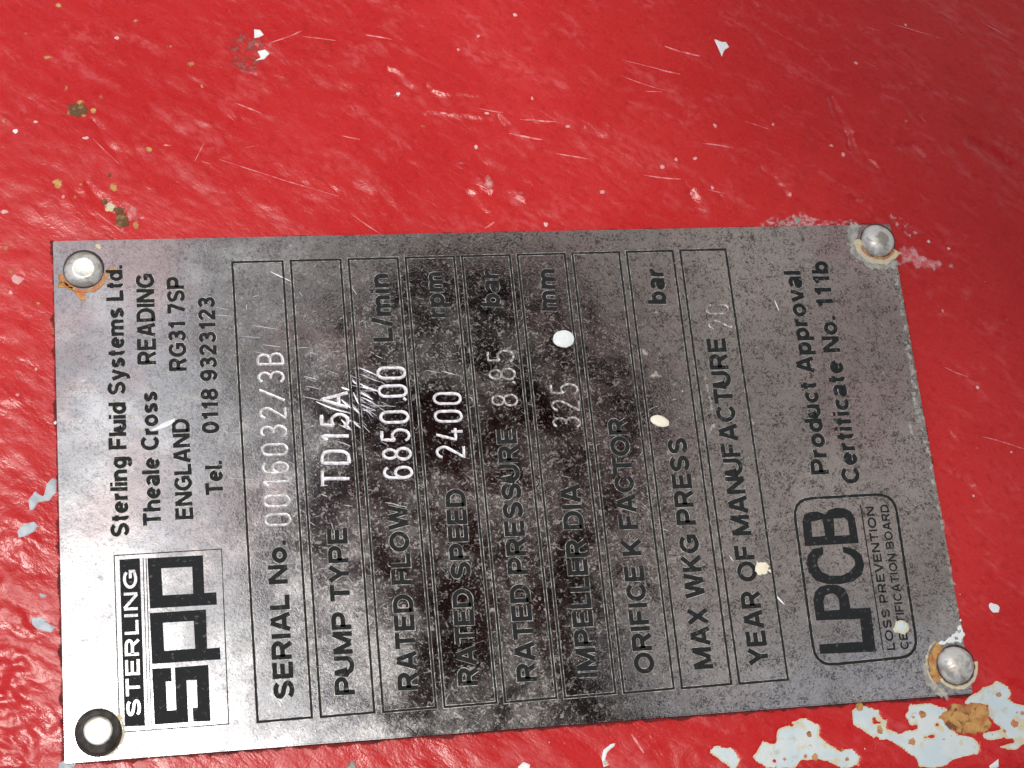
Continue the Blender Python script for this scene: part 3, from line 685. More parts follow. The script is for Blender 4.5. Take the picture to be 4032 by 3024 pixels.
LINES = [("Sterling Fluid Systems Ltd.", (278, 1158), (264, 574), 38), ("Theale Cross", (348, 1134), (339, 846), 38), ("READING", (337, 786), (332, 592), 39), ("ENGLAND", (417, 1120), (408, 905), 37), ("RG31 7SP", (403, 800), (397, 599), 37),
         ("Tel.", (482, 1068), (479, 996), 37), ("0118 9323123", (473, 935), (463, 642), 36), ("SERIAL No.", (635, 1508), (617, 1168), 42), ("PUMP TYPE", (767, 1499), (748, 1140), 42), ("RATED FLOW", (903, 1489), (878, 1092), 42),
         ("RATED SPEED", (1033, 1479), (1003, 1057), 42), ("RATED PRESSURE", (1160, 1470), (1113, 926), 42), ("IMPELLER DIA", (1291, 1461), (1251, 1046), 42), ("ORIFICE K FACTOR", (1414, 1453), (1352, 903), 41),
         ("MAX WKG PRESS", (1541, 1443), (1481, 946), 41), ("YEAR OF MANUFACTURE", (1661, 1434), (1565, 730), 41), ("Product Approval", (1791, 1023), (1728, 586), 37), ("Certificate No. 111b", (1858, 1043), (1786, 565), 37),
         ("L/min", (848, 737), (838, 592), 41), ("rpm", (962, 685), (955, 588), 40), ("bar", (1080, 662), (1076, 585), 39), ("mm", (1202, 671), (1197, 582), 39), ("bar", (1439, 656), (1432, 580), 39)]
for body, s_, e_, cp in LINES:
    ho = letter_line('printed_line', body, s_, e_, cp)

# table frames
def uvp(u, v): return (-PX + 2 * PX * u, PY - 2 * PY * v)
def frame_obj(name, L, parent, w, mt=M_etch, rimw=0.14, z1=0.03, label=None):
    """A closed outline L (mm) as a thin filled groove with a bright rim either side."""
    P = np.array(L); n = len(P)
    def ring(off):
        out = []
        for i in range(n):
            a = P[i] - P[i - 1]; b_ = P[(i + 1) % n] - P[i]
            a /= np.linalg.norm(a); b_ /= np.linalg.norm(b_)
            na = np.array([-a[1], a[0]]); nb = np.array([-b_[1], b_[0]]); nn = na + nb; nn /= (nn @ nn) / 2
            out.append(P[i] + nn * off)
        return out
    vs = []; fs = []; mi = []
    for (w_, z, m_) in ((w + rimw, 0.008, 1), (w, z1, 0)):
        A = ring(w_ / 2); B = ring(-w_ / 2); k = len(vs)
        for ls, zz in ((A, z), (B, z), (A, -0.01), (B, -0.01)): vs += [(p[0], p[1], zz) for p in ls]
        for i in range(n):
            j = (i + 1) % n
            fs += [(k + i, k + j, k + n + j, k + n + i), (k + i, k + j, k + 2 * n + j, k + 2 * n + i), (k + n + i, k + n + j, k + 3 * n + j, k + 3 * n + i)]; mi += [m_] * 3
    return mesh_obj(name, vs, fs, [mt, M_edge], parent, False, label, None, mi)
for i in range(9):
    u0 = 0.1970 + 0.0662 * i; u1 = u0 + 0.0568
    t0 = 0.0535 - 0.0004 * i; b0 = 0.9525 - 0.0006 * i
    frame_obj('table_frame', [uvp(u0, t0), uvp(u0, b0), uvp(u1, b0 - .0012), uvp(u1, t0)], plate, 0.33)

# maker's emblem
frame_obj('emblem_frame', ats([(246.5, 1200), (258.5, 1582), (494, 1564), (478.5, 1186)]), plate, 0.13, rimw=.05)
solid('emblem_banner', [ats([(258, 1209), (302, 1206), (313.5, 1568), (269.5, 1569)])], [[]], M_etch, -0.01, 0.03, plate)
letter_line('emblem_name', "STERLING", (304, 1548), (295, 1229), 30, weight=.95, rim=0, z=.03, h=.01, topmt=M_plate)
for xa, xb in ((309, 320.5), (315.5, 327)):
    solid('emblem_rule', [ats([(xa - 1, 1205), (xa + 1, 1205), (xb + 1, 1567), (xb - 1, 1567)])], [[]], M_etch, -0.01, 0.03, plate)
def G(*p): return ats(K('G', *p))
solid('emblem_letter', [G((985, 1015), (1108, 1010), (1112, 1097), (1075, 1099), (1083, 1287), (1142, 1283), (1133, 1008), (1350, 990), (1365, 1355), (1252, 1360), (1248, 1270), (1280, 1267), (1275, 1088), (1208, 1090), (1222, 1362), (1002, 1378))], [[]], M_etch, -.01, .035, plate)
solid('emblem_letter', [G((970, 655), (1335, 632), (1343, 885), (1425, 878), (1430, 955), (985, 985))], [[G((1055, 718), (1255, 706), (1265, 885), (1065, 900))]], M_etch, -.01, .035, plate)
solid('emblem_letter', [G((955, 300), (1315, 280), (1325, 525), (1402, 520), (1406, 600), (972, 625))], [[G((1045, 365), (1245, 355), (1252, 530), (1055, 540))]], M_etch, -.01, .035, plate)

# certification emblem
def rounded(c4, r, n=6):
    P = [np.array(p) for p in c4]; out = []
    for i in range(4):
        a = P[i - 1] - P[i]; b_ = P[(i + 1) % 4] - P[i]
        a /= np.linalg.norm(a); b_ /= np.linalg.norm(b_)
        p0 = P[i] + a * r; p1 = P[i] + b_ * r
        for t in np.linspace(0, 1, n):
            out.append(tuple((1 - t) ** 2 * p0 + 2 * t * (1 - t) * P[i] + t * t * p1))
    return out
frame_obj('certification_frame', rounded(ats([(1712, 1079), (1762, 1439), (1984, 1417), (1931, 1066)]), 3.0), plate, 0.42, z1=.034)
Q = lambda *p: ats([q4(x, y) for x, y in p])
J2 = lambda *p: ats(K('J', *p))
solid('certification_letter', [Q((470, 692), (440, 430), (462, 350), (520, 322), (600, 315), (690, 345), (725, 300), (800, 275), (900, 280), (970, 318), (1012, 390), (1055, 660), (960, 664))],
      [[Q((535, 425), (660, 400), (690, 580), (550, 592)), Q((780, 392), (900, 383), (935, 420), (955, 572), (792, 580))]], M_etch, -.01, .036, plate)
solid('certification_letter', [Q((664, 700), (560, 722), (500, 790), (485, 880), (510, 980), (590, 1070), (720, 1106), (860, 1106), (1000, 1075), (1090, 1000), (1115, 900), (1085, 790), (1020, 735), (960, 712), (900, 700), (878, 703), (885, 760), (960, 790), (1010, 840), (1015, 900), (960, 970), (860, 1015), (740, 1015), (650, 970), (600, 890), (610, 830), (668, 780))],
      [[]], M_etch, -.01, .036, plate)
solid('certification_letter', [Q((592, 1502), (560, 1280), (578, 1190), (630, 1134), (720, 1112), (820, 1116), (900, 1154), (940, 1230), (966, 1372), (1182, 1362)) + J2((1252, 905), (890, 920), (884, 858), (1166, 840), (1150, 692))],
      [[Q((668, 1290), (690, 1228), (760, 1205), (812, 1222), (840, 1280), (846, 1385), (682, 1396))]], M_etch, -.01, .036, plate)
a0 = q4(1072, 240); a1 = vv('J', 1300, 897)
solid('certification_rule', [ats([(a0[0] - 1.2, a0[1]), (a0[0] + 1.2, a0[1]), (a1[0] + 1.2, a1[1]), (a1[0] - 1.2, a1[1])])], [[]], M_etch, -.01, .03, plate)
letter_line('printed_line', "LOSS PREVENTION", (1934, 1404), (1887, 1094), 18, weight=1.15, rim=.03)
letter_line('printed_line', "CERTIFICATION BOARD", (1964, 1402), (1918, 1090), 18, weight=1.15, rim=.03)

# stamped figures: stroke font, box 0..4 x 0..7
ST = {'0': [arc(2, 5.3, 1.6, 1.7, 0, 180) + arc(2, 1.7, 1.6, 1.7, 180, 360) + [(3.6, 5.3)]],
      '1': [[(1.0, 5.6), (2.2, 7), (2.2, 0)]],
      '2': [arc(2, 5.2, 1.6, 1.8, 165, -30, 10) + [(.4, 0), (3.7, 0)]],
      '3': [arc(1.9, 5.3, 1.5, 1.7, 150, -80, 9) + [(1.4, 3.65)], arc(1.9, 1.85, 1.7, 1.85, 85, -150, 10)],
      '4': [[(2.8, 0), (2.8, 3.0)], [(1.9, 7), (.3, 1.9), (3.8, 1.9)]],
      '5': [[(3.4, 7), (.8, 7), (.6, 4.0)] + arc(1.9, 2.2, 1.8, 2.2, 130, -150, 11)],
      '6': [arc(2.1, 5.2, 1.6, 1.8, 30, 170, 7) + [(.4, 2.2)] + arc(2, 2.1, 1.6, 2.1, 180, 540, 15)],
      '8': [arc(2, 5.3, 1.35, 1.65, -90, 270, 15), arc(2, 1.85, 1.65, 1.85, 90, 450, 15)],
      '/': [[(.3, 0), (3.7, 7)]], '.': [[(1.4, .2), (1.75, .5), (2.1, .9)]],
      'T': [[(0, 7), (4, 7)], [(2, 7), (2, 0)]], 'D': [[(.5, 0), (.5, 7), (2, 7)] + arc(2, 5, 1.7, 2, 90, 0, 5) + arc(2, 2, 1.7, 2, 0, -90, 5) + [(.5, 0)]],
      'A': [[(0, 0), (2, 7), (4, 0)], [(.8, 2.4), (3.2, 2.4)]],
      'B': [[(.5, 0), (.5, 7), (2, 7)] + arc(2, 5.3, 1.5, 1.7, 90, -90, 7) + [(.5, 3.6)], [(2, 3.6)] + arc(2, 1.8, 1.8, 1.8, 90, -90, 7) + [(.5, 0)]]}
def stamped(body, start, end, cap, w, mt=M_stamp, wear=0.02, label=None):
    a = np.array(at(*start)); b = np.array(at(*end)); d = b - a; L = np.linalg.norm(d); ex = d / L; ey = np.array([-ex[1], ex[0]])
    capmm = abs((np.array(at(start[0] - cap, start[1])) - a) @ ey)
    adv = {'.': 2.4, '1': 4.4}
    X_ = 0; seg = []
    for ch in body:
        for pl in ST[ch]:
            seg.append([(X_ + x, y) for x, y in pl])
        X_ += adv.get(ch, 5.6)
    X_ -= adv.get(body[-1], 5.6) - 4.0
    out = []
    for pl in seg:
        P = [a + ex * (x / X_ * L) + ey * (y / 7 * capmm) for x, y in pl]
        R_ = [tuple(P[0])]
        for p, q in zip(P[:-1], P[1:]):
            k = max(1, int(np.linalg.norm(q - p) / .35))
            R_ += [tuple(p + (q - p) * t / k) for t in range(1, k + 1)]
        run = []
        for p in R_:
            if wear and vnoise(p[0] / .8, p[1] / .8, 900) < -1 + 2 * wear:
                if len(run) > 1: out.append((run, w))
                run = []
            else: run.append((p[0] + .03 * vnoise(p[0] * 3, p[1] * 3, 5), p[1] + .03 * vnoise(p[0] * 3, p[1] * 3, 8)))
        if len(run) > 1: out.append((run, w))
    o = ribbons_even('stamped_number', out, mt)
    if label: o['label'] = label
    return o
def ribbons_even(name, segs, mt):
    vs = []; fs = []
    for pts, w in segs:
        P = np.array(pts); n = len(P)
        T = np.gradient(P, axis=0); T /= np.linalg.norm(T, axis=1)[:, None] + 1e-9
        N = np.c_[-T[:, 1], T[:, 0]]; k = len(vs)
        for i in range(n):
            ww = w * (1 + .18 * vnoise(P[i, 0] * 2.5, P[i, 1] * 2.5, 44))
            for s_, z in ((.5, .0), (.32, .055), (0, .028), (-.32, .055), (-.5, .0)):
                c = P[i] + N[i] * ww * s_; vs.append((c[0], c[1], z))
        for i in range(n - 1):
            q = k + i * 5
            for j in range(4): fs.append((q + j, q + 5 + j, q + 6 + j, q + 1 + j))
        for q in (k, k + (n - 1) * 5): fs.append((q, q + 1, q + 2, q + 3, q + 4))
    return mesh_obj(name, vs, fs, mt, plate, False)
stamped('0016032/3B', (628, 1136), (610, 762), 55, .42, M_stamp3, .03, label='pale stamped serial number')
stamped('TD15A', (755, 1050), (751, 848), 58, .50, label='bright stamped pump type')
stamped('6850.00', (891, 1034), (874, 791), 60, .46, label='bright stamped flow figure')
stamped('2400', (1003, 990), (994, 847), 58, .42, label='bright stamped speed figure')
stamped('8.85', (1119, 878), (1108, 755), 56, .34, M_stamp2, .02, label='dull stamped pressure figure')
stamped('325', (1254, 925), (1247, 828), 58, .34, M_stamp2, .04, label='dull stamped impeller figure')
stamped('20', (1581, 711), (1571, 655), 48, .3, M_stamp2, .25, label='almost worn away year figure')

# rivets
def rivet(x, y, r, prof, label, seed, shade, dark=False):
    c = at(x, y, 0.6); n = 40; vs = []; fs = []; mi = []
    rr = np.random.default_rng(seed)
    ph = rr.uniform(0, 6.28)
    for (q, z) in prof:
        for i in range(n):
            a = 2 * math.pi * i / n
            s = 1 + 0.02 * math.sin(3 * a + ph) * q
            vs.append((c[0] + q * r * s * math.cos(a), c[1] + q * r * s * math.sin(a), z))
    m_ = len(prof)
    for k in range(m_ - 1):
        for i in range(n):
            j = (i + 1) % n
            fs.append((k * n + i, k * n + j, (k + 1) * n + j, (k + 1) * n + i))
    vs.append((c[0], c[1], prof[-1][1])); t = len(vs) - 1
    for i in range(n): fs.append(((m_ - 1) * n + i, (m_ - 1) * n + (i + 1) % n, t))
    mi = [1 if (dark and i < 5 * n) else 0 for i in range(len(fs))]
    o = mesh_obj('rivet', vs, fs, [M_rivet, M_rivet_dark], plate, True, label, None, mi)
    # shadow crescent round its head, painted as a black ring
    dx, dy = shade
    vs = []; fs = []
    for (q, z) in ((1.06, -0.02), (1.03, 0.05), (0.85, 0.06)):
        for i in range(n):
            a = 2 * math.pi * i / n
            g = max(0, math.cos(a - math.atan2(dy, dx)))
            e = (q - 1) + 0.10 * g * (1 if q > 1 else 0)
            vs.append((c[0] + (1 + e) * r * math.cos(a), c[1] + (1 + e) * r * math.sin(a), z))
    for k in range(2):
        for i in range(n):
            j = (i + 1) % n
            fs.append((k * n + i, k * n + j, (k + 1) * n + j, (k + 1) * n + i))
    mesh_obj('shade_ring', vs, fs, M_rivet_shade, o, True)
    return o, c
dome = [(1.0, 0.0), (1.0, .18), (.97, .45), (.90, .75), (.80, 1.0), (.68, 1.2), (.54, 1.36), (.38, 1.48), (.2, 1.55), (.06, 1.57)]
flatd = [(1.0, 0.0), (1.0, .14), (.95, .38), (.86, .62), (.74, .84), (.64, .97), (.60, 1.02), (.56, 1.06), (.50, 1.05), (.30, 1.0), (.1, 1.0)]
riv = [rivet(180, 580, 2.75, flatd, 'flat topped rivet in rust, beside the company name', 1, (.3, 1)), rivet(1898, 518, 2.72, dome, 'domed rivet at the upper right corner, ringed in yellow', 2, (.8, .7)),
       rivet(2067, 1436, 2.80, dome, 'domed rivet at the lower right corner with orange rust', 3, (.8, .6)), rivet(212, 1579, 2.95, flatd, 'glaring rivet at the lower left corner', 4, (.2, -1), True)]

def ringpatch(name, c, r, w, a0, a1, mt, seed, label=None, thick=.05, amp=.5, rs=.8, lift=0.0):
    def f(X_, Y_):
        d = np.hypot(X_ - c[0], Y_ - c[1]); a = np.degrees(np.arctan2(Y_ - c[1], X_ - c[0]))
        mid = (a0 + a1) / 2; half = (a1 - a0) / 2
        da = np.abs((a - mid + 180) % 360 - 180)
        return np.minimum(w - np.abs(d - r) + amp * w * fbm(X_ / rs, Y_ / rs, seed, 3), (half - da) * .06 + .3 * fbm(X_ / rs, Y_ / rs, seed + 9, 2))
    R_ = r + w * 2
    return patch(name, f, (c[0] - R_, c[1] - R_, c[0] + R_, c[1] + R_), lambda x, y: flat(x, y) + lift, thick, .2, .14, mt, plate, label)
c = riv[0][1]
ringpatch('rust_ring', c, 3.3, .42, 185, 350, M_ochre, 11, 'ochre rust under the upper left rivet', thick=.07)
polypatch('rust_stain', K('D', (372, 90), (400, 130), (430, 165), (490, 195), (480, 235), (425, 210), (378, 205)), M_rust, plate, flat, .07, rough=.3, rs=.8, cell=.12, seed=61)
polypatch('rust_stain', K('D', (470, 210), (540, 235), (560, 290), (520, 290), (480, 240)), M_ochre, plate, flat, .05, rough=.3, rs=.8, cell=.12, seed=62)
polypatch('rust_stain', K('D', (660, 120), (700, 70), (780, 60), (760, 110), (700, 160)), M_ochre, plate, flat, .03, rough=.35, rs=.6, cell=.12, seed=63, holes=.1, hs=.4)
polypatch('rust_stain', K('A', (610, 1575), (650, 1572), (665, 1610), (640, 1630), (615, 1600)), M_yellow, plate, flat, .05, rough=.12, rs=.6, cell=.1, seed=64)
c = riv[1][1]
ringpatch('yellow_ring', c, 3.4, .75, 170, 330, M_yellow, 12, 'yellow residue under the upper right rivet', thick=.06)
ringpatch('ochre_ring', c, 3.0, .3, 190, 330, M_ochre, 15, thick=.1)
ringpatch('salt_ring', c, 4.3, .9, 130, 310, M_salt, 13, thick=.03, amp=.9, rs=.6)
c = riv[2][1]
ringpatch('rust_ring', c, 3.6, .75, 120, 215, M_rust, 14, 'orange rust beside the lower right rivet', thick=.09, rs=.7)
ringpatch('yellow_ring', c, 3.3, .38, 195, 370, M_yellow, 16, thick=.08)
ringpatch('yellow_ring', c, 4.5, .28, 120, 235, M_yellow, 18, thick=.05, rs=.6)
ringpatch('salt_ring', c, 4.9, .8, 170, 250, M_salt, 19, thick=.03, amp=.9, rs=.6)
c = riv[3][1]
ringpatch('yellow_ring', c, 3.3, .3, 280, 400, M_yellow, 20, thick=.05, amp=.7)
# white corrosion creeping in from the right-hand edge
E_ = [(3706, 2000), (3716, 2060), (3781, 2441), (3790, 2500), (3800, 2560)]
polypatch('edge_corrosion', [(x / 1.8228, y / 1.8228) for x, y in [(3500, 1060), (3536, 1060), (3600, 1430), (3660, 1760), (3716, 2060), (3782, 2441), (3795, 2520), (3740, 2530), (3768, 2440), (3700, 2060), (3640, 1760), (3605, 1640), (3580, 1500), (3540, 1200)]],
          M_salt, plate, flat, .03, rough=.5, rs=.9, cell=.14, seed=71, holes=.25, hs=.5, label='pale corrosion along the right edge of the plate')
polypatch('edge_corrosion', K('J', (1600, 850), (1700, 830), (1770, 780), (1800, 700), (1830, 800), (1810, 840), (1700, 850), (1620, 880)), M_white, plate, flat, .05, rough=.3, rs=.7, cell=.14, seed=72, holes=.3, hs=.6)
# dried drops of paint
dot('paint_drop', 'E', 1440, 537, 70, 60, M_white, plate, flat, 0, .22, 'round white paint drop beside the impeller figure', 81, wob=.10)
dot('paint_drop', 'E', 2065, 1070, 62, 38, M_cream, plate, flat, 0, .18, 'pointed cream paint drop at the end of the seventh row', 82, rot=-.35, wob=.12)
dot('paint_drop', 'J', 515, 362, 48, 46, M_cream, plate, flat, 0, .08, 'cream fleck touching the word OF', 83, wob=.45)
dot('paint_drop', 'J', 1415, 745, 56, 46, M_primer, plate, flat, 0, .14, 'grey white fleck inside the certification emblem', 84, wob=.35)
polypatch('paint_fleck', K('E', (2030, 740), (2045, 740), (2090, 790), (1985, 790)), M_salt, plate, flat, .05, rough=.12, rs=.5, cell=.1, seed=85)
polypatch('paint_fleck', K('F', (120, 720), (160, 790), (200, 1000), (215, 1100), (165, 1200), (155, 1150), (190, 1060), (160, 900)), M_salt, plate, flat, .03, rough=.3, rs=.6, cell=.12, seed=86, holes=.5, hs=.4)
polypatch('light_smear', K('D', (975, 1130), (1060, 1080), (1130, 1050), (1140, 1075), (1080, 1110), (1000, 1130)), M_white, plate, flat, .05, rough=.08, rs=.5, cell=.1, seed=87)
polypatch('light_smear', K('F', (440, 1040), (470, 1080), (460, 1110), (430, 1070)), M_salt, plate, flat, .03, rough=.15, rs=.4, cell=.1, seed=88)
polypatch('light_smear', K('F', (1450, 1090), (1480, 1070), (1500, 1150), (1550, 1200), (1500, 1190), (1470, 1150)), M_salt, plate, flat, .03, rough=.15, rs=.4, cell=.1, seed=89)
polypatch('light_smear', K('E', (1930, 590), (1970, 600), (2000, 640), (1960, 650)), M_salt, plate, flat, .03, rough=.2, rs=.4, cell=.1, seed=90)

# scratches in the steel
segs = []
def sc(k, x0, y0, x1, y1, w, bow=0.0): segs.append((stroke(at(*vv(k, x0, y0)), at(*vv(k, x1, y1)), 7, bow), w))
def z1(x, y): return ((1150 + x / 2.073) / 1.82278, (1400 + y / 2.073) / 1.82278)
def sc1(x0, y0, x1, y1, w): segs.append((stroke(at(*z1(x0, y0)), at(*z1(x1, y1)), 6, random.uniform(-.04, .04)), w * .55))
for a in [(195, 375, 480, 470, .5), (90, 335, 240, 370, .25), (110, 250, 225, 275, .2), (355, 695, 480, 740, .25), (550, 100, 700, 165, .4), (555, 150, 690, 210, .22), (555, 230, 700, 290, .5), (560, 255, 650, 275, .45), (490, 200, 530, 235, .4),
          (560, 300, 660, 360, .5), (565, 340, 680, 400, .4), (500, 300, 560, 420, .5), (500, 420, 560, 480, .5), (440, 520, 545, 560, .4), (495, 540, 570, 600, .4), (560, 395, 660, 440, .35), (400, 570, 495, 610, .35), (380, 560, 460, 600, .25),
          (575, 430, 640, 470, .3), (100, 180, 190, 215, .15), (290, 120, 375, 150, .15), (110, 600, 180, 570, .15), (230, 1065, 290, 1060, .3), (760, 1200, 870, 1220, .25), (840, 1220, 940, 1235, .2), (130, 700, 160, 760, .12), (240, 1130, 290, 1150, .3)]:
    sc1(*a)
for i in range(60):
    x = random.gauss(580, 90); y = random.gauss(330, 140); l = random.uniform(30, 110); a = random.gauss(.42, .25)
    sc1(x, y, x + l * math.cos(a), y + l * math.sin(a), random.uniform(.07, .22))
for i in range(70):          # fine rubs over the serial number box and the dark area
    x = random.uniform(480, 1500); y = random.uniform(620, 1250); l = random.uniform(4, 22); a = random.gauss(.35, .5)
    segs.append((stroke(at(x, y), at(x + l * math.cos(a), y + l * math.sin(a)), 5), random.uniform(.04, .11)))
for (k, x0, y0, x1, y1, w) in [('D', 1380, 380, 1500, 390, .12), ('D', 1640, 450, 1800, 475, .12), ('D', 1700, 575, 1830, 590, .12), ('D', 1560, 520, 1690, 530, .1), ('D', 500, 820, 570, 795, .2), ('D', 1480, 1440, 1650, 1450, .12), ('D', 1400, 330, 1480, 350, .1),
          ('D', 1750, 100, 1900, 170, .2), ('D', 2000, 620, 2060, 640, .12), ('D', 1970, 780, 2060, 800, .15), ('E', 650, 745, 740, 770, .16), ('E', 545, 740, 640, 755, .1), ('F', 595, 285, 625, 355, .18), ('J', 610, 545, 660, 600, .25), ('J', 300, 280, 330, 320, .15),
          ('G', 1250, 180, 1400, 185, .12), ('G', 1310, 190, 1320, 300, .1), ('I', 880, 350, 900, 370, .1), ('D', 1760, 640, 1640, 620, .1), ('E', 0, 850, 60, 870, .3), ('E', 0, 930, 70, 990, .3), ('E', 0, 1060, 60, 1120, .3)]:
    sc(k, x0, y0, x1, y1, w)
ribbons('steel_scratches', segs, M_scr, plate, flat, 0.0, 'bright scratches and rub marks around the pump type', h=.035)

# scattered dust
def specks(name, n, mt, parent, zf, region, r0, r1, label):
    vs = []; fs = []; k = 0
    while k < n:
        x = random.uniform(region[0], region[2]); y = random.uniform(region[1], region[3])
        if parent is casing and abs(x) < PX + .6 and abs(y) < PY + .6: continue
        k += 1
        r = r0 + (r1 - r0) * random.random() ** 3; z = float(zf(np.array([x]), np.array([y]))[0]); b0 = len(vs)
        a0_ = random.random() * 6
        for i in range(6):
            q = r * random.uniform(.6, 1.2); vs.append((x + q * math.cos(a0_ + i * 1.047), y + q * math.sin(a0_ + i * 1.047), z - .01))
        vs.append((x, y, z + r * .6))
        for i in range(6): fs.append((b0 + i, b0 + (i + 1) % 6, b0 + 6))
    mesh_obj(name, vs, fs, mt, parent, True, label, 'stuff')
specks('dust', 35, M_dust, casing, CH, (-86, -58, 97, 78), .04, .17, 'pale dust specks scattered over the red enamel')
specks('dust', 130, M_dust, plate, flat, (-64, -37, 64, 37), .04, .16, 'pale dust specks scattered over the steel')
dotm = []
# ---------------------------------------------------------------- what the plate mirrors: an unseen roof added to shape its reflection, and the photographer
mt, nt, b, co = mat('blocker_plastic')
tr = nt.nodes.new('ShaderNodeBsdfTranslucent'); tr.inputs[0].default_value = (0.50, 0.455, 0.425, 1)
ms = nt.nodes.new('ShaderNodeMixShader'); ms.inputs[0].default_value = 0.8
b.inputs['Base Color'].default_value = (0.3, 0.26, 0.24, 1); b.inputs['Roughness'].default_value = 0.6
nt.links.new(b.outputs[0], ms.inputs[1]); nt.links.new(tr.outputs[0], ms.inputs[2])
nt.links.new(ms.outputs[0], nt.nodes['Material Output'].inputs[0])
blocker_roof = empty('roof_blocker', 'brown corrugated light blocker added above the view, mirrored dimly in the plate', 'light blocker')
vs = []; fs = []
n = 64; x0, y0, z0 = 24, 90, 750
for j in range(n + 1):
    x = x0 + 2000 * j / n
    z = z0 + 14 * math.sin(j * math.pi / 2)
    vs += [(x, y0, z), (x - 400, y0 + 2000, z)]
for j in range(n):
    a = j * 2
    fs += [(a, a + 1, a + 3, a + 2)]
mesh_obj('blocker_sheet', vs, fs, mt, blocker_roof, True)

def skinned(name, pts, edges, radii, mt, parent, sub=2):
    me = bpy.data.meshes.new(name); me.from_pydata([tuple(p) for p in pts], edges, [])
    o = bpy.data.objects.new(name, me); COL.objects.link(o); o.parent = parent
    me.materials.append(mt)
    o.modifiers.new('skin', 'SKIN')
    if not me.skin_vertices: return o
    for i, r in enumerate(radii):
        r = r if isinstance(r, tuple) else (r, r)
        me.skin_vertices[0].data[i].radius = r
    me.skin_vertices[0].data[0].use_root = True
    o.modifiers['skin'].use_smooth_shade = True
    sb = o.modifiers.new('subdivision', 'SUBSURF'); sb.levels = sub; sb.render_levels = sub
    return o
M_skin = simple('shaded_skin', (0.17, 0.07, 0.06), 0.55, 0.0, (0.13, 0.055, 0.05), 40)
M_shirt = simple('grey_brown_shirt', (0.34, 0.30, 0.285), 0.9, 0.0, (0.28, 0.25, 0.235), 60)
M_hair = simple("dark_brown_hair", (0.022, 0.012, 0.012), 0.7)
M_trouser = simple('dark_trousers', (0.03, 0.035, 0.05), 0.9)
M_phone = simple('black_glass', (0.01, 0.01, 0.012), 0.15)
person = empty('person', 'person in a grey brown shirt leaning over the plate with a phone', 'person')
V3 = Vector
Hc = V3((.075, .098, .45)); up = V3((-.05, .80, -.60)).normalized(); fc_ = V3((-.30, -.62, -.68)); fc_ = (fc_ - up * fc_.dot(up)).normalized(); sd_ = up.cross(fc_)
S = Hc - up * .15 + V3((.150, -.06, .05)); td = V3((.5, -.75, .4)).normalized(); pp = V3((1, -.1, 0)).normalized()
P1 = S + td * .22; P2 = S + td * .46
sL = S + pp * .17; sR = S - pp * .17
phone_c = V3(CAM * U)
vw = V3(RCV[2]); dn = V3(RCV[1]); rt = V3(RCV[0])
lens = phone_c - vw * .014
pc_ = lens + dn * .060 + rt * .022 - vw * .004
hR = pc_ + dn * .055 - vw * .02
eR = V3((-.06, -.30, .46)); eL = sL + V3((.10, -.12, -.22)); hL = eL + V3((-.02, -.16, -.18))
kn = [P2 + pp * .10 + V3((.0, 0, -.45)), P2 - pp * .10 + V3((.0, 0, -.45))]
ft = [k + V3((0, -.03, -.45)) for k in kn]
hip = [P2 + pp * .09 + V3((.02, 0, -.06)), P2 - pp * .09 + V3((.02, 0, -.06))]
toe = [f + V3((0, .16, -.02)) for f in ft]
pts = [P2, P1, S, Hc - up * .085, Hc - up * .04 + fc_ * .01, Hc + up * .03, Hc + up * .085, sL, eL, hL, sR, eR, hR, hip[0], kn[0], ft[0], toe[0], hip[1], kn[1], ft[1], toe[1]]
ed = [(0, 1), (1, 2), (2, 3), (3, 4), (4, 5), (5, 6), (2, 7), (7, 8), (8, 9), (2, 10), (10, 11), (11, 12), (0, 13), (13, 14), (14, 15), (15, 16), (0, 17), (17, 18), (18, 19), (19, 20)]
rad = [(.13, .10), (.14, .10), (.085, .075), .05, (.060, .068), (.078, .085), .055, .052, .040, .026, .052, .040, .026, .08, .055, .036, .03, .08, .055, .036, .03]
skinned('body', pts, ed, rad, M_skin, person)
skinned('shirt', [P2, P1, S, sL, sL.lerp(eL, .9), eL.lerp(hL, .5), sR, sR.lerp(eR, .9), eR.lerp(hR, .5)], [(0, 1), (1, 2), (2, 3), (3, 4), (4, 5), (2, 6), (6, 7), (7, 8)],
        [(.16, .13), (.175, .13), (.10, .09), .075, .058, .05, .075, .058, .05], M_shirt, person)
skinned('trousers', [P2 + td * .03, hip[0], kn[0], ft[0].lerp(kn[0], .1), hip[1], kn[1], ft[1].lerp(kn[1], .1)], [(0, 1), (1, 2), (2, 3), (0, 4), (4, 5), (5, 6)], [(.15, .12), .10, .075, .065, .10, .075, .065], M_trouser, person)
def ball(name, c, ax, r, mt, parent, cut=None):
    bm = bmesh.new(); bmesh.ops.create_icosphere(bm, subdivisions=3, radius=1.0)
    if cut is not None: bmesh.ops.delete(bm, geom=[v for v in bm.verts if v.co.z < cut(v.co)], context='VERTS')
    for v in bm.verts:
        q = v.co.copy(); v.co = c + ax[0] * q.x * r[0] + ax[1] * q.y * r[1] + ax[2] * q.z * r[2]
    me = bpy.data.meshes.new(name); bm.to_mesh(me); bm.free(); me.materials.append(mt)
    me.polygons.foreach_set('use_smooth', [True] * len(me.polygons))
    o = bpy.data.objects.new(name, me); COL.objects.link(o); o.parent = parent
    return o
hax = (sd_, fc_, up)
ball('head', Hc, hax, (.076, .086, .100), M_skin, person)
ball('hair', Hc - fc_ * .008 + up * .008, hax, (.083, .092, .106), M_hair, person, cut=lambda q: -.15 + 1.1 * max(q.y, 0) - .5 * max(-q.y, 0))
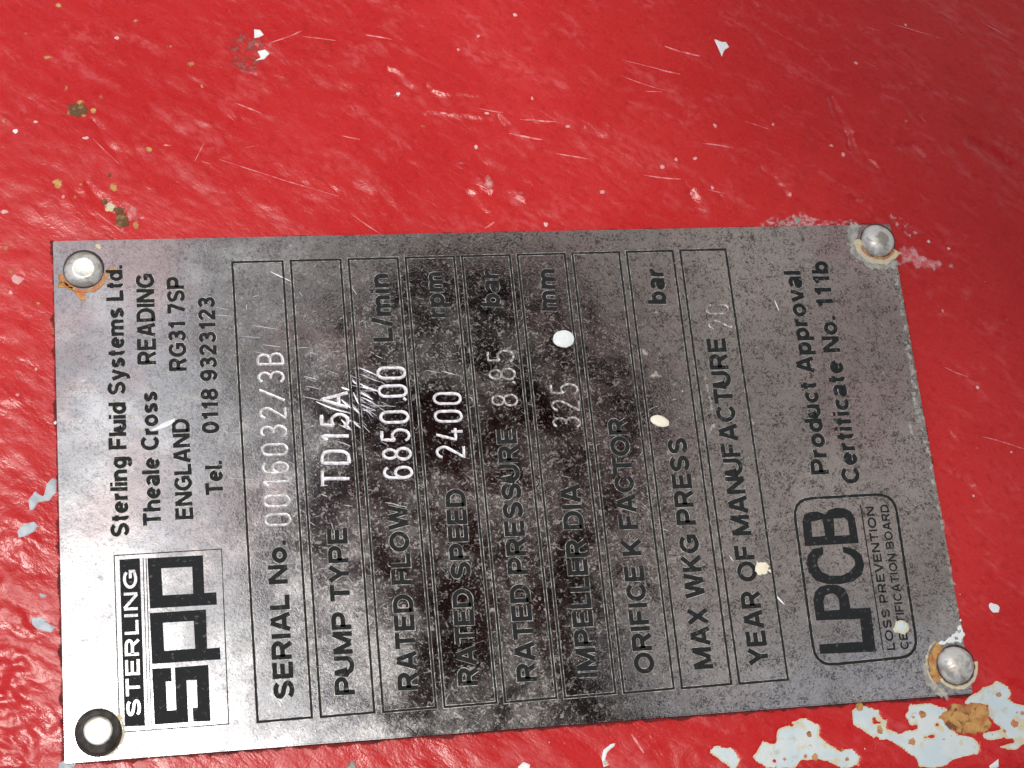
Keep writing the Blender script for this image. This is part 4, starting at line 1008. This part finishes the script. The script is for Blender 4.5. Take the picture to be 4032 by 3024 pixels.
for s_ in (-1, 1):
    ball('ear', Hc + sd_ * s_ * .077 - up * .01, hax, (.008, .018, .03), M_skin, person)
    ball('eye', Hc + sd_ * s_ * .031 + fc_ * .083 + up * .0, hax, (.012, .010, .010), M_white, person)
ball('nose', Hc + fc_ * .095 - up * .025, hax, (.014, .018, .024), M_skin, person)
ball('mouth', Hc + fc_ * .086 - up * .06, hax, (.024, .006, .007), M_pink, person)
# palm and five fingers round the lower end of the phone
palm = hR
fp = [palm]; fe = []; fr = [.024]
for i in range(4):
    b0 = len(fp); o_ = rt * (.044) + dn * (-.038 + .021 * i)
    L_ = (.9, 1.0, .96, .8)[i]
    fp += [pc_ + dn * .045 + o_ * 1.0 - vw * .022, pc_ + dn * .045 + o_ * 1.06 - vw * .002, pc_ + dn * .045 + (rt * (.044 - .020 * L_) + dn * (-.038 + .021 * i)) + vw * .012]
    fe += [(0, b0), (b0, b0 + 1), (b0 + 1, b0 + 2)]; fr += [.010, .009, .008]
b0 = len(fp)
fp += [pc_ + dn * .05 - rt * .036 - vw * .018, pc_ + dn * .035 - rt * .045 - vw * .004, pc_ + dn * .02 - rt * .040 + vw * .008]
fe += [(0, b0), (b0, b0 + 1), (b0 + 1, b0 + 2)]; fr += [.013, .011, .0095]
skinned('hand', fp, fe, fr, M_skin, person, 1)
# the phone
phone = empty('smartphone', 'black smartphone held up by the photographer above the plate', 'smartphone')
bm = bmesh.new(); bmesh.ops.create_cube(bm, size=1.0)
for v in bm.verts: v.co = V3((v.co.x * .074, v.co.y * .150, v.co.z * .008))
bmesh.ops.bevel(bm, geom=[e for e in bm.edges if abs(e.verts[0].co.z - e.verts[1].co.z) > .004], offset=.009, segments=5, affect='EDGES')
bmesh.ops.bevel(bm, geom=bm.edges[:], offset=.0008, segments=1, affect='EDGES')
for v in bm.verts: v.co = pc_ + rt * v.co.x - dn * v.co.y - vw * v.co.z
me = bpy.data.meshes.new('phone_body'); bm.to_mesh(me); bm.free(); me.materials.append(M_phone)
o = bpy.data.objects.new('phone_body', me); COL.objects.link(o); o.parent = phone
for k in range(3):
    c = lens + (dn * .018 * k) + vw * .002
    bm = bmesh.new(); bmesh.ops.create_cone(bm, cap_ends=True, segments=24, radius1=.0065, radius2=.0058, depth=.0025)
    for v in bm.verts: v.co = c + rt * v.co.x - dn * v.co.y + vw * v.co.z
    me = bpy.data.meshes.new('lens'); bm.to_mesh(me); bm.free(); me.materials.append(M_phone)
    o = bpy.data.objects.new('lens', me); COL.objects.link(o); o.parent = phone
